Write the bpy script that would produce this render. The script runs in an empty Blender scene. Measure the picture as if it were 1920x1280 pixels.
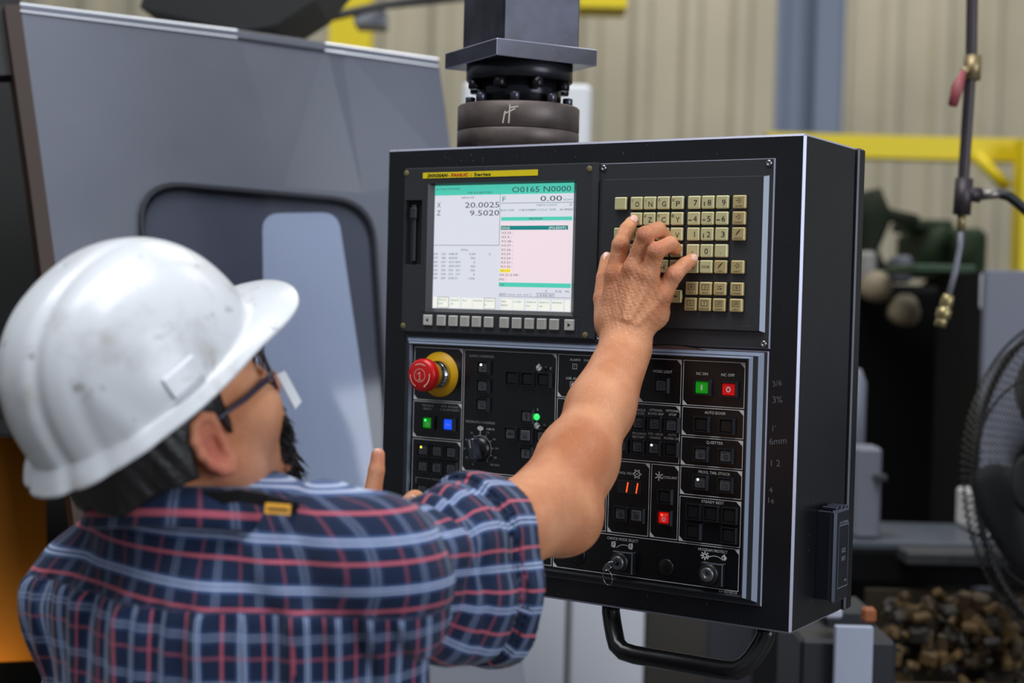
import bpy, math, random
import numpy as np
from mathutils import Vector, Matrix
random.seed(7); rng = np.random.default_rng(7)
sc = bpy.context.scene
COL = sc.collection
PI = math.pi

# ---------------------------------------------------------------- camera
Z0 = 1.25                                   # height of the pendant's lower edge
CR = np.array([[0.8449046306920008, 0.5343369231849241, 0.024904167452102065],
               [0.03663438587501314, -0.011353732314028689, -0.9992642365931556],
               [-0.5336610223791639, 0.8451953296628004, -0.029167926038984007]])
CP = np.array([1.23693, -1.63008, 0.38212 + Z0])
FPX = 2794.37
cam_d = bpy.data.cameras.new('camera'); cam = bpy.data.objects.new('camera', cam_d); COL.objects.link(cam)
m = Matrix.Identity(4)
for i in range(3):
    m[i][0] = CR[0][i]; m[i][1] = -CR[1][i]; m[i][2] = -CR[2][i]; m[i][3] = CP[i]
cam.matrix_world = m
cam_d.sensor_width = 36; cam_d.lens = FPX / 1920 * 36
cam_d.clip_start = 0.05; cam_d.clip_end = 60
cam_d.dof.use_dof = True; cam_d.dof.focus_distance = 1.80; cam_d.dof.aperture_fstop = 2.8
sc.camera = cam

# ---------------------------------------------------------------- light
sc.view_settings.view_transform = 'Standard'; sc.view_settings.look = 'None'
sc.view_settings.exposure = 0.0; sc.view_settings.gamma = 1.0
w = bpy.data.worlds.new('hall'); sc.world = w; w.use_nodes = True
w.node_tree.nodes['Background'].inputs[0].default_value = (0.80, 0.88, 1.0, 1)
w.node_tree.nodes['Background'].inputs[1].default_value = 0.26

def ray(px, py):
    return np.array([(px - 960) / FPX, (py - 640) / FPX, 1.0]) @ CR
def C(px, py, d):                            # point seen at px,py at axial distance d
    return CP + ray(px, py) * d
def PN(px, py, h):                           # point h millimetres in front of the pendant's face
    r = ray(px, py); return CP + r * ((-h / 1000 - CP[1]) / r[1])
def onplane(px, py, p0, n):
    r = ray(px, py); return CP + r * (np.dot(np.asarray(p0) - CP, n) / np.dot(r, n))

def area(name, loc, target, sx, sy, power, col=(1, 1, 1)):
    l = bpy.data.lights.new(name, 'AREA'); l.shape = 'RECTANGLE'; l.size = sx; l.size_y = sy
    l.energy = power; l.color = col
    o = bpy.data.objects.new(name, l); COL.objects.link(o); o.location = loc
    o.rotation_euler = (Vector(target) - Vector(loc)).to_track_quat('-Z', 'Y').to_euler()
    return o
area('skylight', (0.3, -1.6, 6.0), (0.3, -0.3, 1.2), 3.0, 4.0, 250, (0.95, 0.98, 1.0))
area('skylight_far', (-1.0, 4.5, 6.5), (-1.0, 5.0, 0), 5.0, 3.0, 180, (1.0, 0.97, 0.92))
area('loading_door_light', (5.5, -0.9, 2.7), (0.2, 0.0, 1.7), 2.4, 3.4, 150, (0.86, 0.92, 1.0))

# ---------------------------------------------------------------- materials
MATS = {}
def mat(name, col, rough=0.5, metal=0.0, bump=0.0, bscale=60, var=0.0, vscale=8, spec=0.5, emit=None, es=1.0, coat=0.0, sss=0.0):
    if name in MATS: return MATS[name]
    m = bpy.data.materials.new(name); m.use_nodes = True; nt = m.node_tree; b = nt.nodes['Principled BSDF']
    b.inputs['Base Color'].default_value = (*col, 1); b.inputs['Roughness'].default_value = rough
    b.inputs['Metallic'].default_value = metal; b.inputs['Specular IOR Level'].default_value = spec
    b.inputs['Coat Weight'].default_value = coat
    if sss: 
        b.inputs['Subsurface Weight'].default_value = sss; b.inputs['Subsurface Radius'].default_value = (1, .35, .2); b.inputs['Subsurface Scale'].default_value = 0.006
    if emit:
        b.inputs['Emission Color'].default_value = (*emit, 1); b.inputs['Emission Strength'].default_value = es
    tc = nt.nodes.new('ShaderNodeTexCoord')
    if var > 0:
        n = nt.nodes.new('ShaderNodeTexNoise'); n.inputs['Scale'].default_value = vscale; n.inputs['Detail'].default_value = 6
        r = nt.nodes.new('ShaderNodeValToRGB'); r.color_ramp.elements[0].position = .35; r.color_ramp.elements[1].position = .68
        r.color_ramp.elements[0].color = (*[c * (1 - var) for c in col], 1)
        r.color_ramp.elements[1].color = (*[min(1, c * (1 + var)) for c in col], 1)
        nt.links.new(tc.outputs['Object'], n.inputs[0]); nt.links.new(n.outputs[0], r.inputs[0]); nt.links.new(r.outputs[0], b.inputs['Base Color'])
        mr = nt.nodes.new('ShaderNodeMapRange'); mr.inputs[3].default_value = max(0.05, rough - .1); mr.inputs[4].default_value = min(1, rough + .12)
        nt.links.new(n.outputs[0], mr.inputs[0]); nt.links.new(mr.outputs[0], b.inputs['Roughness'])
    if bump > 0:
        n2 = nt.nodes.new('ShaderNodeTexNoise'); n2.inputs['Scale'].default_value = bscale; n2.inputs['Detail'].default_value = 4
        bp = nt.nodes.new('ShaderNodeBump'); bp.inputs['Strength'].default_value = bump; bp.inputs['Distance'].default_value = 0.002
        nt.links.new(tc.outputs['Object'], n2.inputs[0]); nt.links.new(n2.outputs[0], bp.inputs['Height']); nt.links.new(bp.outputs[0], b.inputs['Normal'])
    MATS[name] = m
    return m
def srgb(r, g, b):
    f = lambda c: (c / 255 / 12.92) if c < 10.3 else ((c / 255 + .055) / 1.055) ** 2.4
    return (f(r), f(g), f(b))
def S(name, r, g, b, rough=.5, **k): return mat(name, srgb(r, g, b), rough, **k)
def E(name, r, g, b, es=1.0):
    c = srgb(r, g, b); return mat(name, tuple(x * .25 for x in c), .35, emit=c, es=es)

# ---------------------------------------------------------------- mesh builder
_fc = bpy.data.curves.new('lettering_source', 'FONT'); _fo = bpy.data.objects.new('lettering_source', _fc)
_tc = {}
def glyphs(s, bold=False):
    key = s
    if key not in _tc:
        _fc.body = s; _fc.resolution_u = 2; _fc.size = 1.0
        me = _fo.to_mesh()
        v = np.array([tuple(p.co) for p in me.vertices]) if len(me.vertices) else np.zeros((0, 3))
        f = [tuple(p.vertices) for p in me.polygons]
        _fo.to_mesh_clear(); _tc[key] = (v, f)
    return _tc[key]
class MB:
    def __init__(s): s.v = []; s.f = []; s.m = []; s.sm = []
    def add(s, vs, fs, mi=0, smooth=False):
        n = len(s.v); s.v += [tuple(float(c) for c in p) for p in vs]
        for i, f in enumerate(fs):
            s.f.append(tuple(n + k for k in f)); s.m.append(mi[i] if isinstance(mi, (list, tuple)) else mi); s.sm.append(smooth)
        return s
    def box(s, a, b, mi=0, M=None):
        x0, y0, z0 = a; x1, y1, z1 = b
        vs = [(x, y, z) for z in (z0, z1) for y in (y0, y1) for x in (x0, x1)]
        if M is not None: vs = [tuple(M @ Vector(p)) for p in vs]
        return s.add(vs, [(0, 2, 3, 1), (4, 5, 7, 6), (0, 1, 5, 4), (2, 6, 7, 3), (0, 4, 6, 2), (1, 3, 7, 5)], mi)
    def cbox(s, a, b, c, mi=0, me=None, M=None):          # box with chamfered edges, me = material of the chamfers
        if me is None: me = mi
        x0, y0, z0 = a; x1, y1, z1 = b
        vs = []; idx = {}
        for i, X in enumerate((x0, x1)):
            for j, Y in enumerate((y0, y1)):
                for k, Z in enumerate((z0, z1)):
                    dx = c if i == 0 else -c; dy = c if j == 0 else -c; dz = c if k == 0 else -c
                    idx[i, j, k, 0] = len(vs); vs.append((X, Y + dy, Z + dz))
                    idx[i, j, k, 1] = len(vs); vs.append((X + dx, Y, Z + dz))
                    idx[i, j, k, 2] = len(vs); vs.append((X + dx, Y + dy, Z))
        fs = []; ms = []
        for i in (0, 1):
            q = [idx[i, 0, 0, 0], idx[i, 1, 0, 0], idx[i, 1, 1, 0], idx[i, 0, 1, 0]]; fs.append(q if i else q[::-1]); ms.append(mi)
            q = [idx[0, i, 0, 1], idx[1, i, 0, 1], idx[1, i, 1, 1], idx[0, i, 1, 1]]; fs.append(q[::-1] if i else q); ms.append(mi)
            q = [idx[0, 0, i, 2], idx[1, 0, i, 2], idx[1, 1, i, 2], idx[0, 1, i, 2]]; fs.append(q if i else q[::-1]); ms.append(mi)
        for i in (0, 1):
            for j in (0, 1):
                q = [idx[i, j, 0, 0], idx[i, j, 1, 0], idx[i, j, 1, 1], idx[i, j, 0, 1]]; fs.append(q if i == j else q[::-1]); ms.append(me)
                q = [idx[i, 0, j, 0], idx[i, 0, j, 2], idx[i, 1, j, 2], idx[i, 1, j, 0]]; fs.append(q if i == j else q[::-1]); ms.append(me)
                q = [idx[0, i, j, 1], idx[1, i, j, 1], idx[1, i, j, 2], idx[0, i, j, 2]]; fs.append(q if i == j else q[::-1]); ms.append(me)
                for k in (0, 1):
                    q = [idx[i, j, k, 0], idx[i, j, k, 1], idx[i, j, k, 2]]; fs.append(q if (i + j + k) % 2 else q[::-1]); ms.append(me)
        if M is not None: vs = [tuple(M @ Vector(p)) for p in vs]
        return s.add(vs, fs, ms)
    def lathe(s, prof, o, ax, n=32, mi=0, smooth=True, mis=None):   # prof = [(r, h)] along axis ax from o
        ax = Vector(ax).normalized(); t = ax.orthogonal().normalized(); u = ax.cross(t); o = Vector(o)
        vs = []; fs = []; ms = []
        for r, h in prof:
            for i in range(n):
                a = 2 * PI * i / n; vs.append(o + ax * h + (t * math.cos(a) + u * math.sin(a)) * r)
        for k in range(len(prof) - 1):
            for i in range(n):
                j = (i + 1) % n; fs.append((k * n + i, k * n + j, (k + 1) * n + j, (k + 1) * n + i)); ms.append(mis[k] if mis else mi)
        fs.append(tuple(range(n))[::-1]); ms.append(mis[0] if mis else mi)
        fs.append(tuple((len(prof) - 1) * n + i for i in range(n))); ms.append(mis[-1] if mis else mi)
        return s.add(vs, fs, ms, smooth)
    def tube(s, pts, r, n=12, mi=0, cap=True, smooth=True):
        pts = [Vector(p) for p in pts]; N = len(pts)
        rs = r if isinstance(r, (list, tuple)) else [r] * N
        t0 = (pts[1] - pts[0]).normalized(); nrm = t0.orthogonal().normalized(); vs = []; fs = []
        for i, p in enumerate(pts):
            t = (pts[min(i + 1, N - 1)] - pts[max(i - 1, 0)]).normalized()
            nrm = (nrm - t * nrm.dot(t)).normalized(); b = t.cross(nrm)
            for k in range(n):
                a = 2 * PI * k / n; vs.append(p + (nrm * math.cos(a) + b * math.sin(a)) * rs[i])
        for i in range(N - 1):
            for k in range(n):
                j = (k + 1) % n; fs.append((i * n + k, i * n + j, (i + 1) * n + j, (i + 1) * n + k))
        if cap: fs.append(tuple(range(n))[::-1]); fs.append(tuple((N - 1) * n + k for k in range(n)))
        return s.add(vs, fs, mi, smooth)
    def prism(s, poly, d, mi=0, ms=None):                # closed polygon (3-D points) pushed along vector d
        n = len(poly); d = np.asarray(d); P = [np.asarray(p) for p in poly]
        vs = P + [p + d for p in P]; fs = [tuple(range(n)), tuple(range(2 * n - 1, n - 1, -1))]
        fs += [(i, i + n, (i + 1) % n + n, (i + 1) % n) for i in range(n)]
        return s.add(vs, fs, [mi, mi] + [(ms if ms is not None else mi)] * n)
    # ---- things on the pendant's face, millimetres, y = height in front of the face
    def txt(s, t, u, v, h, w=None, y=0.2, mi=0, al='c', rot=0, shear=0):
        g, f = glyphs(t)
        if len(g) == 0: return s
        x0, x1 = g[:, 0].min(), g[:, 0].max(); sc_ = h / 0.729; sx = sc_ if w is None else w / max(1e-6, x1 - x0)
        X = (g[:, 0] - {'c': (x0 + x1) / 2, 'l': x0, 'r': x1}[al]) * sx; Z = g[:, 1] * sc_ - h / 2 ; X = X + shear * Z
        c, sn = math.cos(rot), math.sin(rot)
        return s.add([((u + a * c - b * sn) / 1000, -y / 1000, (v + a * sn + b * c) / 1000 + Z0) for a, b in zip(X, Z)], f, mi)
    def quad(s, u0, v0, u1, v1, y=0.1, mi=0):
        return s.add([(u0 / 1000, -y / 1000, v0 / 1000 + Z0), (u1 / 1000, -y / 1000, v0 / 1000 + Z0), (u1 / 1000, -y / 1000, v1 / 1000 + Z0), (u0 / 1000, -y / 1000, v1 / 1000 + Z0)], [(0, 1, 2, 3)], mi)
    def pol(s, pts, y=0.1, mi=0): return s.add([(a / 1000, -y / 1000, b / 1000 + Z0) for a, b in pts], [tuple(range(len(pts)))], mi)
    def line(s, pts, wd, y=0.1, mi=0, close=False):
        P = [np.array(p, float) for p in pts]; n = len(P)
        for i in range(n if close else n - 1):
            a, b = P[i], P[(i + 1) % n]; d = b - a; L = np.linalg.norm(d)
            if L < 1e-9: continue
            d /= L; q = np.array([-d[1], d[0]]) * wd / 2; e_ = wd / 2 if L > 2.2 * wd else 0; a = a - d * e_; b = b + d * e_; y = y + .004
            s.pol([a - q, b - q, b + q, a + q], y, mi)
        return s
    def build(s, name, mats, parent=None, origin=None, bevel=0):
        me = bpy.data.meshes.new(name)
        if origin is None: origin = parent_loc(parent) if parent is not None else (0, 0, 0)
        og = Vector(origin); me.from_pydata([tuple(Vector(p) - og) for p in s.v], [], s.f)
        for mm in (mats if isinstance(mats, (list, tuple)) else [mats]): me.materials.append(mm)
        me.polygons.foreach_set('material_index', s.m); me.polygons.foreach_set('use_smooth', s.sm); me.update()
        o = bpy.data.objects.new(name, me); COL.objects.link(o)
        if parent is not None:
            o.parent = parent; o.location = og - Vector(parent_loc(parent))
        else: o.location = og
        if bevel:
            bm = o.modifiers.new('bevel', 'BEVEL'); bm.width = bevel; bm.segments = 2; bm.limit_method = 'ANGLE'
        return o
def parent_loc(o):
    p = Vector((0, 0, 0))
    while o is not None: p = p + Vector(o.location); o = o.parent
    return p
def tag(o, label, cat, group=None):
    o['label'] = label; o['category'] = cat
    if group: o['group'] = group
    return o
def struct(o, label=None):
    o['kind'] = 'structure'
    if label: o['label'] = label
    return o
def empty(name, loc, label, cat, group=None):
    o = bpy.data.objects.new(name, None); o.empty_display_size = .1; COL.objects.link(o); o.location = tuple(float(c) for c in loc); return tag(o, label, cat, group)
def inst(src, name, parent, loc):
    o = bpy.data.objects.new(name, src.data); COL.objects.link(o); o.parent = parent; o.location = Vector(loc) - Vector(parent_loc(parent)); return o
# ================================================================ SETTING
fh = np.array([CR[2][0], CR[2][1], 0]); fh /= np.linalg.norm(fh); rh = np.array([fh[1], -fh[0], 0.])
def camaligned(px, py, d):
    return C(px, py, d)
def VB(mb, x0, y0, x1, y1, d, th, mi=0, c=0, me=None):   # upright box square to the hall's back wall, front face seen between two picture corners
    a = C(x0, y1, d); b = C(x1, y1, d); t = C(x0, y0, d); w_ = float((b - a) @ rh); h_ = t[2] - a[2]
    M = Matrix(((rh[0], fh[0], 0, a[0]), (rh[1], fh[1], 0, a[1]), (0, 0, 1, a[2]), (0, 0, 0, 1)))
    if c: mb.cbox((0, 0, 0), (w_, th, h_), c, mi, me if me is not None else mi, M)
    else: mb.box((0, 0, 0), (w_, th, h_), mi, M)
    return a
struct_objs = []
mb = MB(); cc = CP + fh * 3; cc[2] = 0
q = [cc + rh * a + fh * b for a, b in ((-9, -9), (9, -9), (9, 8), (-9, 8))]; mb.prism([(*p[:2], 0.0) for p in q], (0, 0, -.1))
struct(mb.build('floor', S('concrete', 96, 94, 90, .6, var=.15, vscale=2)))
# corrugated rear wall
mb = MB(); wc = CP + fh * 9.0; vs = []; fs = []; n = 0; x = -7.0
prof = [(0, 0), (.16, 0), (.19, .05), (.27, .05), (.30, 0)]
xs = []
while x < 9.0:
    for a, b in prof[:-1]: xs.append((x + a, b))
    x += .30
for a, b in xs:
    for z in (0, 7.0): p = wc + rh * a - fh * b; vs.append((p[0], p[1], z))
for i in range(len(xs) - 1): fs.append((2 * i, 2 * i + 2, 2 * i + 3, 2 * i + 1))
mb.add(vs, fs); struct(mb.build('wall_back', S('beige_cladding', 182, 173, 150, .55, var=.1, vscale=1.2)))
# steel column of the hall
mb = MB(); d = 6.2
VB(mb, 1414, -300, 1444, 1500, d + .12, .02, 0); VB(mb, 1436, -300, 1490, 1500, d + .1, .02, 0); VB(mb, 1487, -300, 1532, 1500, d, .22, 0)
VB(mb, 1530, -300, 1540, 1500, d + .1, .1, 0)
o = mb.build('trim_1', S('column_blue_grey', 112, 122, 142, .4)); struct(o)
# yellow crane frame
M_y = S('crane_yellow', 232, 205, 10, .5)
fr = empty('yellow_frame', (*C(1900, 900, 4.8)[:2], 0), 'yellow painted steel frame with post, beam and brace at the right by the rear wall', 'frame')
mb = MB(); VB(mb, 1440, 248, 2300, 290, 4.9, .10, 0); mb.build('beam', M_y, fr)
mb = MB(); VB(mb, 1878, 262, 1945, 1500, 4.8, .10, 0); mb.build('post', M_y, fr)
mb = MB(); a, b = C(1830, 292, 4.86), C(1890, 352, 4.86); mb.tube([a, b], .022, 4); mb.build('brace', M_y, fr)
fr2 = empty('yellow_column', (*C(625, 900, 5.0)[:2], 0), 'yellow painted column rising behind the lathe door', 'column')
mb = MB(); VB(mb, 587, -400, 663, 1460, 5.0, .14, 0); mb.build('shaft', M_y, fr2)
mb = MB(); a = VB(mb, 1086, -90, 1176, 12, 4.5, .16, 0); hb = mb.build('hoist_beam', M_y, None, origin=C(1130, 0, 4.5)); tag(hb, 'end of a yellow overhead beam right of the square post', 'beam')
# overhead rail and duct
mb = MB(); P_ = [C(*p, 2.9) for p in ((262, 14), (285, -60), (640, -60), (590, 0), (515, 48), (448, 58))]; mb.prism(P_, fh * .25); o = mb.build('overhead_duct', S('duct_black', 20, 20, 22, .6), None, origin=C(420, 0, 3.0)); tag(o, 'dark angular duct above the lathe door', 'duct')
mb = MB(); mb.tube([C(505, 58, 3.6), C(716, 10, 3.7), C(980, -30, 3.8)], .011, 10); mb.tube([C(560, 30, 3.65), C(980, -12, 3.9)], .005, 8); o = mb.build('overhead_rail', S('rail_dark', 48, 44, 44, .5), None, origin=C(716, 10, 3.7)); tag(o, 'thin dark overhead pipe crossing in front of the yellow column', 'pipe')
mb = MB(); VB(mb, 663, 14, 722, 46, 3.72, .1, 0, .004); mb.build('junction_box', S('box_grey', 138, 138, 144, .5), o)

# ---- the lathe behind the worker
LD = np.array([.5, .866, 0]); LNh = np.array([.866, -.5, 0]); LN = LNh + np.array([0, 0, .30]); LN /= np.linalg.norm(LN); LP0 = C(430, 400, 2.45)
LT = lambda x, y, o=0.0: onplane(x, y, LP0 + LN * o, LN)
lathe = empty('lathe', (*LT(560, 1280)[:2], 0), 'large grey lathe guard with a rounded window, standing behind the worker', 'machine')
M_sh = S('lathe_grey_paint', 98, 101, 113, .36, var=.08, vscale=3, spec=.5)
rows_ = [[(38, 8, 0), (445, 58, .0), (610, 82, .03), (640, 86, .025), (822, 112, 0)], [(82, 330, 0), (322, 338, .0), (532, 350, .0), (680, 362, .0), (852, 330, 0)], [(342, 2290, 0), (450, 2290, 0), (640, 2290, 0), (860, 2290, 0), (1127, 2290, 0)]]  # upper facets tilted to imitate a shadow cast across the sheet
G_ = [[LT(x, y, o) for x, y, o in r] for r in rows_]
mb = MB(); vs = [p for r in G_ for p in r]; fs = []
for r in range(2):
    for k in range(4): fs.append((r * 5 + k, (r + 1) * 5 + k, (r + 1) * 5 + k + 1, r * 5 + k + 1))
mb.add(vs, fs); o = mb.build('guard_sheet', M_sh, lathe); sm = o.modifiers.new('thickness', 'SOLIDIFY'); sm.thickness = .03; sm.offset = -1 
M_lip = S('lip_skylit', 235, 238, 245, .3)  # skylight on the lip painted as a near-white colour
for (xa, ya), (xb, yb), oa, ob, m_ in (((38, 8), (445, 58), 0, 0, M_lip), ((445, 58), (610, 82), 0, .03, S('lip_shaded', 44, 46, 54, .5)), ((610, 82), (822, 112), .03, 0, M_lip)):  # middle lip painted dark to stand for overhead shade
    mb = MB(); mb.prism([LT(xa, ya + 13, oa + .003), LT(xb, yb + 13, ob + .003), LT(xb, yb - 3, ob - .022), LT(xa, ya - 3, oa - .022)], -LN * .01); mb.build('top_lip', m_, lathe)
mb = MB(); mb.prism([LT(8, 8), LT(38, 8), LT(82, 330), LT(342, 2290), LT(308, 2290), LT(54, 330)], -LN * .04); mb.build('edge_strip', S('edge_brown', 52, 34, 24, .6), lathe)
mb = MB(); bd_ = [LT(400, 70, -.05), LT(800, 125, -.05), LT(1095, 2290, -.05), LT(620, 2290, -.05)]; mb.prism(bd_, -LNh * .9); mb.build('cabinet_body', M_sh, lathe)
# window
def rrect(c4, r, n=8):
    c4 = [np.asarray(p) for p in c4]; out = []
    for i in range(4):
        p, a, b = c4[i], c4[i - 1], c4[(i + 1) % 4]; u = nz_(a - p); v = nz_(b - p)
        for t in np.linspace(0, 1, n): s0 = p + u * r * (1 - t) ** 2 + v * r * t ** 2; out.append(s0)
    return out
nz_ = lambda v: v / np.linalg.norm(v)
wc4 = [LT(258, 334, .016), LT(702, 374, .016), LT(740, 945, .016), LT(300, 960, .016)]
out = rrect(wc4, .075); cen = sum(wc4) / 4; inn = [cen + (p - cen) * .975 for p in out]; inn2 = [cen + (p - cen) * .955 - LN * .012 for p in out]
mb = MB(); n = len(out); mb.add(out + inn + inn2, [(i, (i + 1) % n, n + (i + 1) % n, n + i) for i in range(n)] + [(n + i, n + (i + 1) % n, 2 * n + (i + 1) % n, 2 * n + i) for i in range(n)], 0)
mb.add([p - LN * .02 for p in out] + out, [(i, (i + 1) % n, n + (i + 1) % n, n + i) for i in range(n)], 0)
mb.build('window_gasket', S('gasket_dark', 34, 36, 46, .45), lathe)
mb = MB(); mb.add([p - LN * .002 for p in inn2], [tuple(range(n))]); mb.build('inner_lining', S('lining_blue_grey', 62, 66, 82, .5, var=.15, vscale=3), lathe)
mb = MB(); pp_ = rrect([LT(492, 400, .006), LT(634, 398, .006), LT(712, 930, .006), LT(500, 936, .006)], .03, 6); mb.prism(pp_, -LN * .003); mb.build('pale_reflection', S('reflection_pale', 164, 175, 200, .45, var=.06, vscale=3), lathe)  # pale panel stands in for a bright reflection in the glass
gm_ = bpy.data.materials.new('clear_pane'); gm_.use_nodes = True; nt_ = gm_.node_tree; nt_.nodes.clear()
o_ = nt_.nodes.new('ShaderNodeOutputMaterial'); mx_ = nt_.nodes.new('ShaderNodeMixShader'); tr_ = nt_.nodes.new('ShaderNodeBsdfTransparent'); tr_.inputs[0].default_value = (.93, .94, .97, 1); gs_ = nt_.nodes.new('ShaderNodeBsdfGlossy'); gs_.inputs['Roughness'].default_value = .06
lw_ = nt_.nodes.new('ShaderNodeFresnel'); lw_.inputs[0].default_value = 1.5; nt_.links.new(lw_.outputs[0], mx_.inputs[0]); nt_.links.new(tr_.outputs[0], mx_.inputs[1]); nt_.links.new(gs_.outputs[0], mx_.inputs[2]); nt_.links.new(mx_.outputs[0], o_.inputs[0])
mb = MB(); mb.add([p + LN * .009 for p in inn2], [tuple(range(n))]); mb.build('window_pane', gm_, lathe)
# black interior left of the sheet, ochre panel lit by an unseen warm spot added for the glow
mb = MB(); P_ = [LT(-500, -80, -.35), LT(30, -80, -.35), LT(200, 1400, -.35), LT(-500, 1400, -.35)]; mb.prism(P_, -LN * .03); mb.build('inner_wall', S('inner_black', 10, 9, 9, .7), lathe)
mb = MB(); P_ = [LT(-400, 20, -.02), LT(8, 10, -.02), LT(30, 140, -.02), LT(-400, 150, -.02)]; mb.prism(P_, -LN * .03); mb.build('upper_guard', S('guard_dark', 22, 20, 19, .6), lathe)
mb = MB(); P_ = [LT(-400, 820, -.22), LT(84, 820, -.22), LT(92, 1236, -.22), LT(-400, 1256, -.22)]; mb.prism(P_, -LN * .03); mb.build('ochre_panel', S('ochre_paint', 176, 106, 14, .6, spec=.2), lathe)
l = bpy.data.lights.new('added_warm_spot', 'SPOT'); l.energy = .22; l.color = (1, .72, .35); l.spot_size = 2.4; l.spot_blend = .9; l.shadow_soft_size = .03
lo_ = bpy.data.objects.new('added_warm_spot', l); COL.objects.link(lo_); p0 = LT(-10, 1300, -.17); lo_.location = p0; lo_.rotation_euler = (Vector(LT(0, 1150, -.22)) - Vector(p0)).to_track_quat('-Z', 'Y').to_euler()

mb = MB(); mb.prism([LT(-400, 812, -.22), LT(100, 812, -.22), LT(100, 812, .0), LT(-400, 812, .0)], (0, 0, .02)); mb.build('skylight_blocker', MATS['inner_black'], lathe)  # added to keep the skylight off the ochre panel
mb = MB(); mb.prism([LT(-400, 0, -.0), LT(-400, 1400, -.0), LT(-400, 1400, -.35), LT(-400, 0, -.35)], -LD * .02); mb.build('inner_side', MATS['inner_black'], lathe)
# ---- pale cabinets behind the pendant
M_w = S('cabinet_white', 214, 216, 224, .45)
cb = empty('white_cabinet', (*C(1100, 1280, 3.0)[:2], 0), 'off-white two-door cabinet seen below the pendant', 'cabinet')
a = C(1100, 1280, 3.0)
for x0, x1 in ((985, 1066), (1078, 1216)):
    mb = MB(); lo2 = C(x0, 900, 3.0); w_ = float((C(x1, 900, 3.0) - lo2) @ rh); M = Matrix(((rh[0], fh[0], 0, lo2[0]), (rh[1], fh[1], 0, lo2[1]), (0, 0, 1, 0), (0, 0, 0, 1))); mb.cbox((0, 0, .02), (w_, .03, lo2[2]), .004, 0, 0, M); mb.build('door', M_w, cb)
mb = MB(); lo2 = C(985, 900, 3.03); w_ = float((C(1216, 900, 3.03) - lo2) @ rh); M = Matrix(((rh[0], fh[0], 0, lo2[0]), (rh[1], fh[1], 0, lo2[1]), (0, 0, 1, 0), (0, 0, 0, 1))); mb.cbox((0, 0, 0), (w_, .4, lo2[2]), .004, 0, 0, M); mb.build('carcass', S('cabinet_seam', 178, 178, 180, .5), cb)
mb = MB(); VB(mb, 826, 158, 1064, 1900, 3.6, .4, 0, .01); o = mb.build('pale_enclosure', S('enclosure_white', 226, 226, 228, .45), None, origin=(*C(940, 700, 3.7)[:2], 0)); tag(o, 'pale white enclosure behind the lathe guard and the post', 'cabinet')
gp = empty('grey_machine', (*C(1300, 1280, 3.2)[:2], 0), 'dark grey machine base right of the white cabinet, behind the pendant handle', 'machine')
for x0, x1, y0, col, nm in ((1214, 1335, 1000, (70, 66, 60), 'left_panel'), (1333, 1420, 1000, (62, 62, 70), 'middle_panel'), (1418, 1470, 1000, (26, 26, 28), 'right_panel')):
    mb = MB(); lo2 = C(x0, y0, 3.2); w_ = float((C(x1, y0, 3.2) - lo2) @ rh); M = Matrix(((rh[0], fh[0], 0, lo2[0]), (rh[1], fh[1], 0, lo2[1]), (0, 0, 1, 0), (0, 0, 0, 1))); mb.cbox((0, 0, 0), (w_, .3, lo2[2]), .004, 0, 0, M); mb.build(nm, S('base_' + nm, *col, .6), gp)
# ---- small dark case with a pale plate
cs = empty('dark_case', (*C(1560, 1330, 2.35)[:2], 0), 'dark case with a pale grey plate on its front, below the pendant corner', 'case')
mb = MB(); VB(mb, 1462, 1188, 1640, 2490, 2.35, .2, 0, .006); VB(mb, 1545, 1142, 1640, 1186, 2.42, .12, 0, .006); mb.build('body', S('case_dark', 30, 32, 38, .5), cs)
mb = MB(); VB(mb, 1562, 1172, 1634, 1320, 2.30, .012, 0, .002); mb.build('plate', S('plate_pale', 168, 174, 192, .4), cs)
mb = MB(); VB(mb, 1618, 1140, 1644, 1168, 2.32, .02, 0, .004); mb.build('catch', S('catch_orange', 150, 84, 44, .5), cs)
mb = MB(); VB(mb, 1546, 1140, 1580, 1160, 2.34, .05, 0, .004); mb.build('lid_latch', S('latch_pale', 190, 192, 204, .3), cs)
# ---- machine at the right with a label
rm = empty('grey_machine', (*C(1800, 1100, 3.4)[:2], 0), 'grey machine cabinet with dark side and a white label, behind the fan', 'machine')
mb = MB(); VB(mb, 1800, 505, 2300, 1900, 3.28, .02, 0, .004); mb.build('front', S('machine_grey', 100, 101, 114, .45, var=.05), rm)
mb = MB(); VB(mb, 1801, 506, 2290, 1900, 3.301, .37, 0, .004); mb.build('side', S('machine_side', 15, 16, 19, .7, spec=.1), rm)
mb = MB(); P_ = [C(*p, 3.27) for p in ((1838, 510), (1906, 512), (1904, 583), (1836, 581))]; mb.prism(rrect(P_, .012, 4), -fh * .003, 0)
pr = C(1848, 540, 3.264); pr2 = C(1892, 540, 3.264)
for xa, ya, xb, yb in ((1850, 534, 1863, 538), (1852, 540, 1860, 545), (1867, 533, 1870, 546), (1872, 533, 1884, 537), (1876, 540, 1884, 545)): P_ = [C(x, y, 3.265) for x, y in ((xa, ya), (xb, ya), (xb, yb), (xa, yb))]; mb.prism(P_, -fh * .001, 1)
for k in range(4): P_ = [C(x, y, 3.265) for x, y in ((1848, 554 + 6 * k), (1890, 554 + 6 * k), (1890, 556 + 6 * k), (1848, 556 + 6 * k))]; mb.prism(P_, -fh * .001, 2)
mb.build('warning_label', [S('label_white', 222, 222, 232, .5), S('label_red', 215, 40, 80, .5), S('label_lines', 160, 170, 200, .5)], rm)['label'] = 'white label with a red mark'
mb = MB(); VB(mb, 1716, 494, 1830, 510, 3.5, .3, 0, .004); mb.build('green_tray', S('tray_green', 30, 58, 32, .6), rm)
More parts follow.
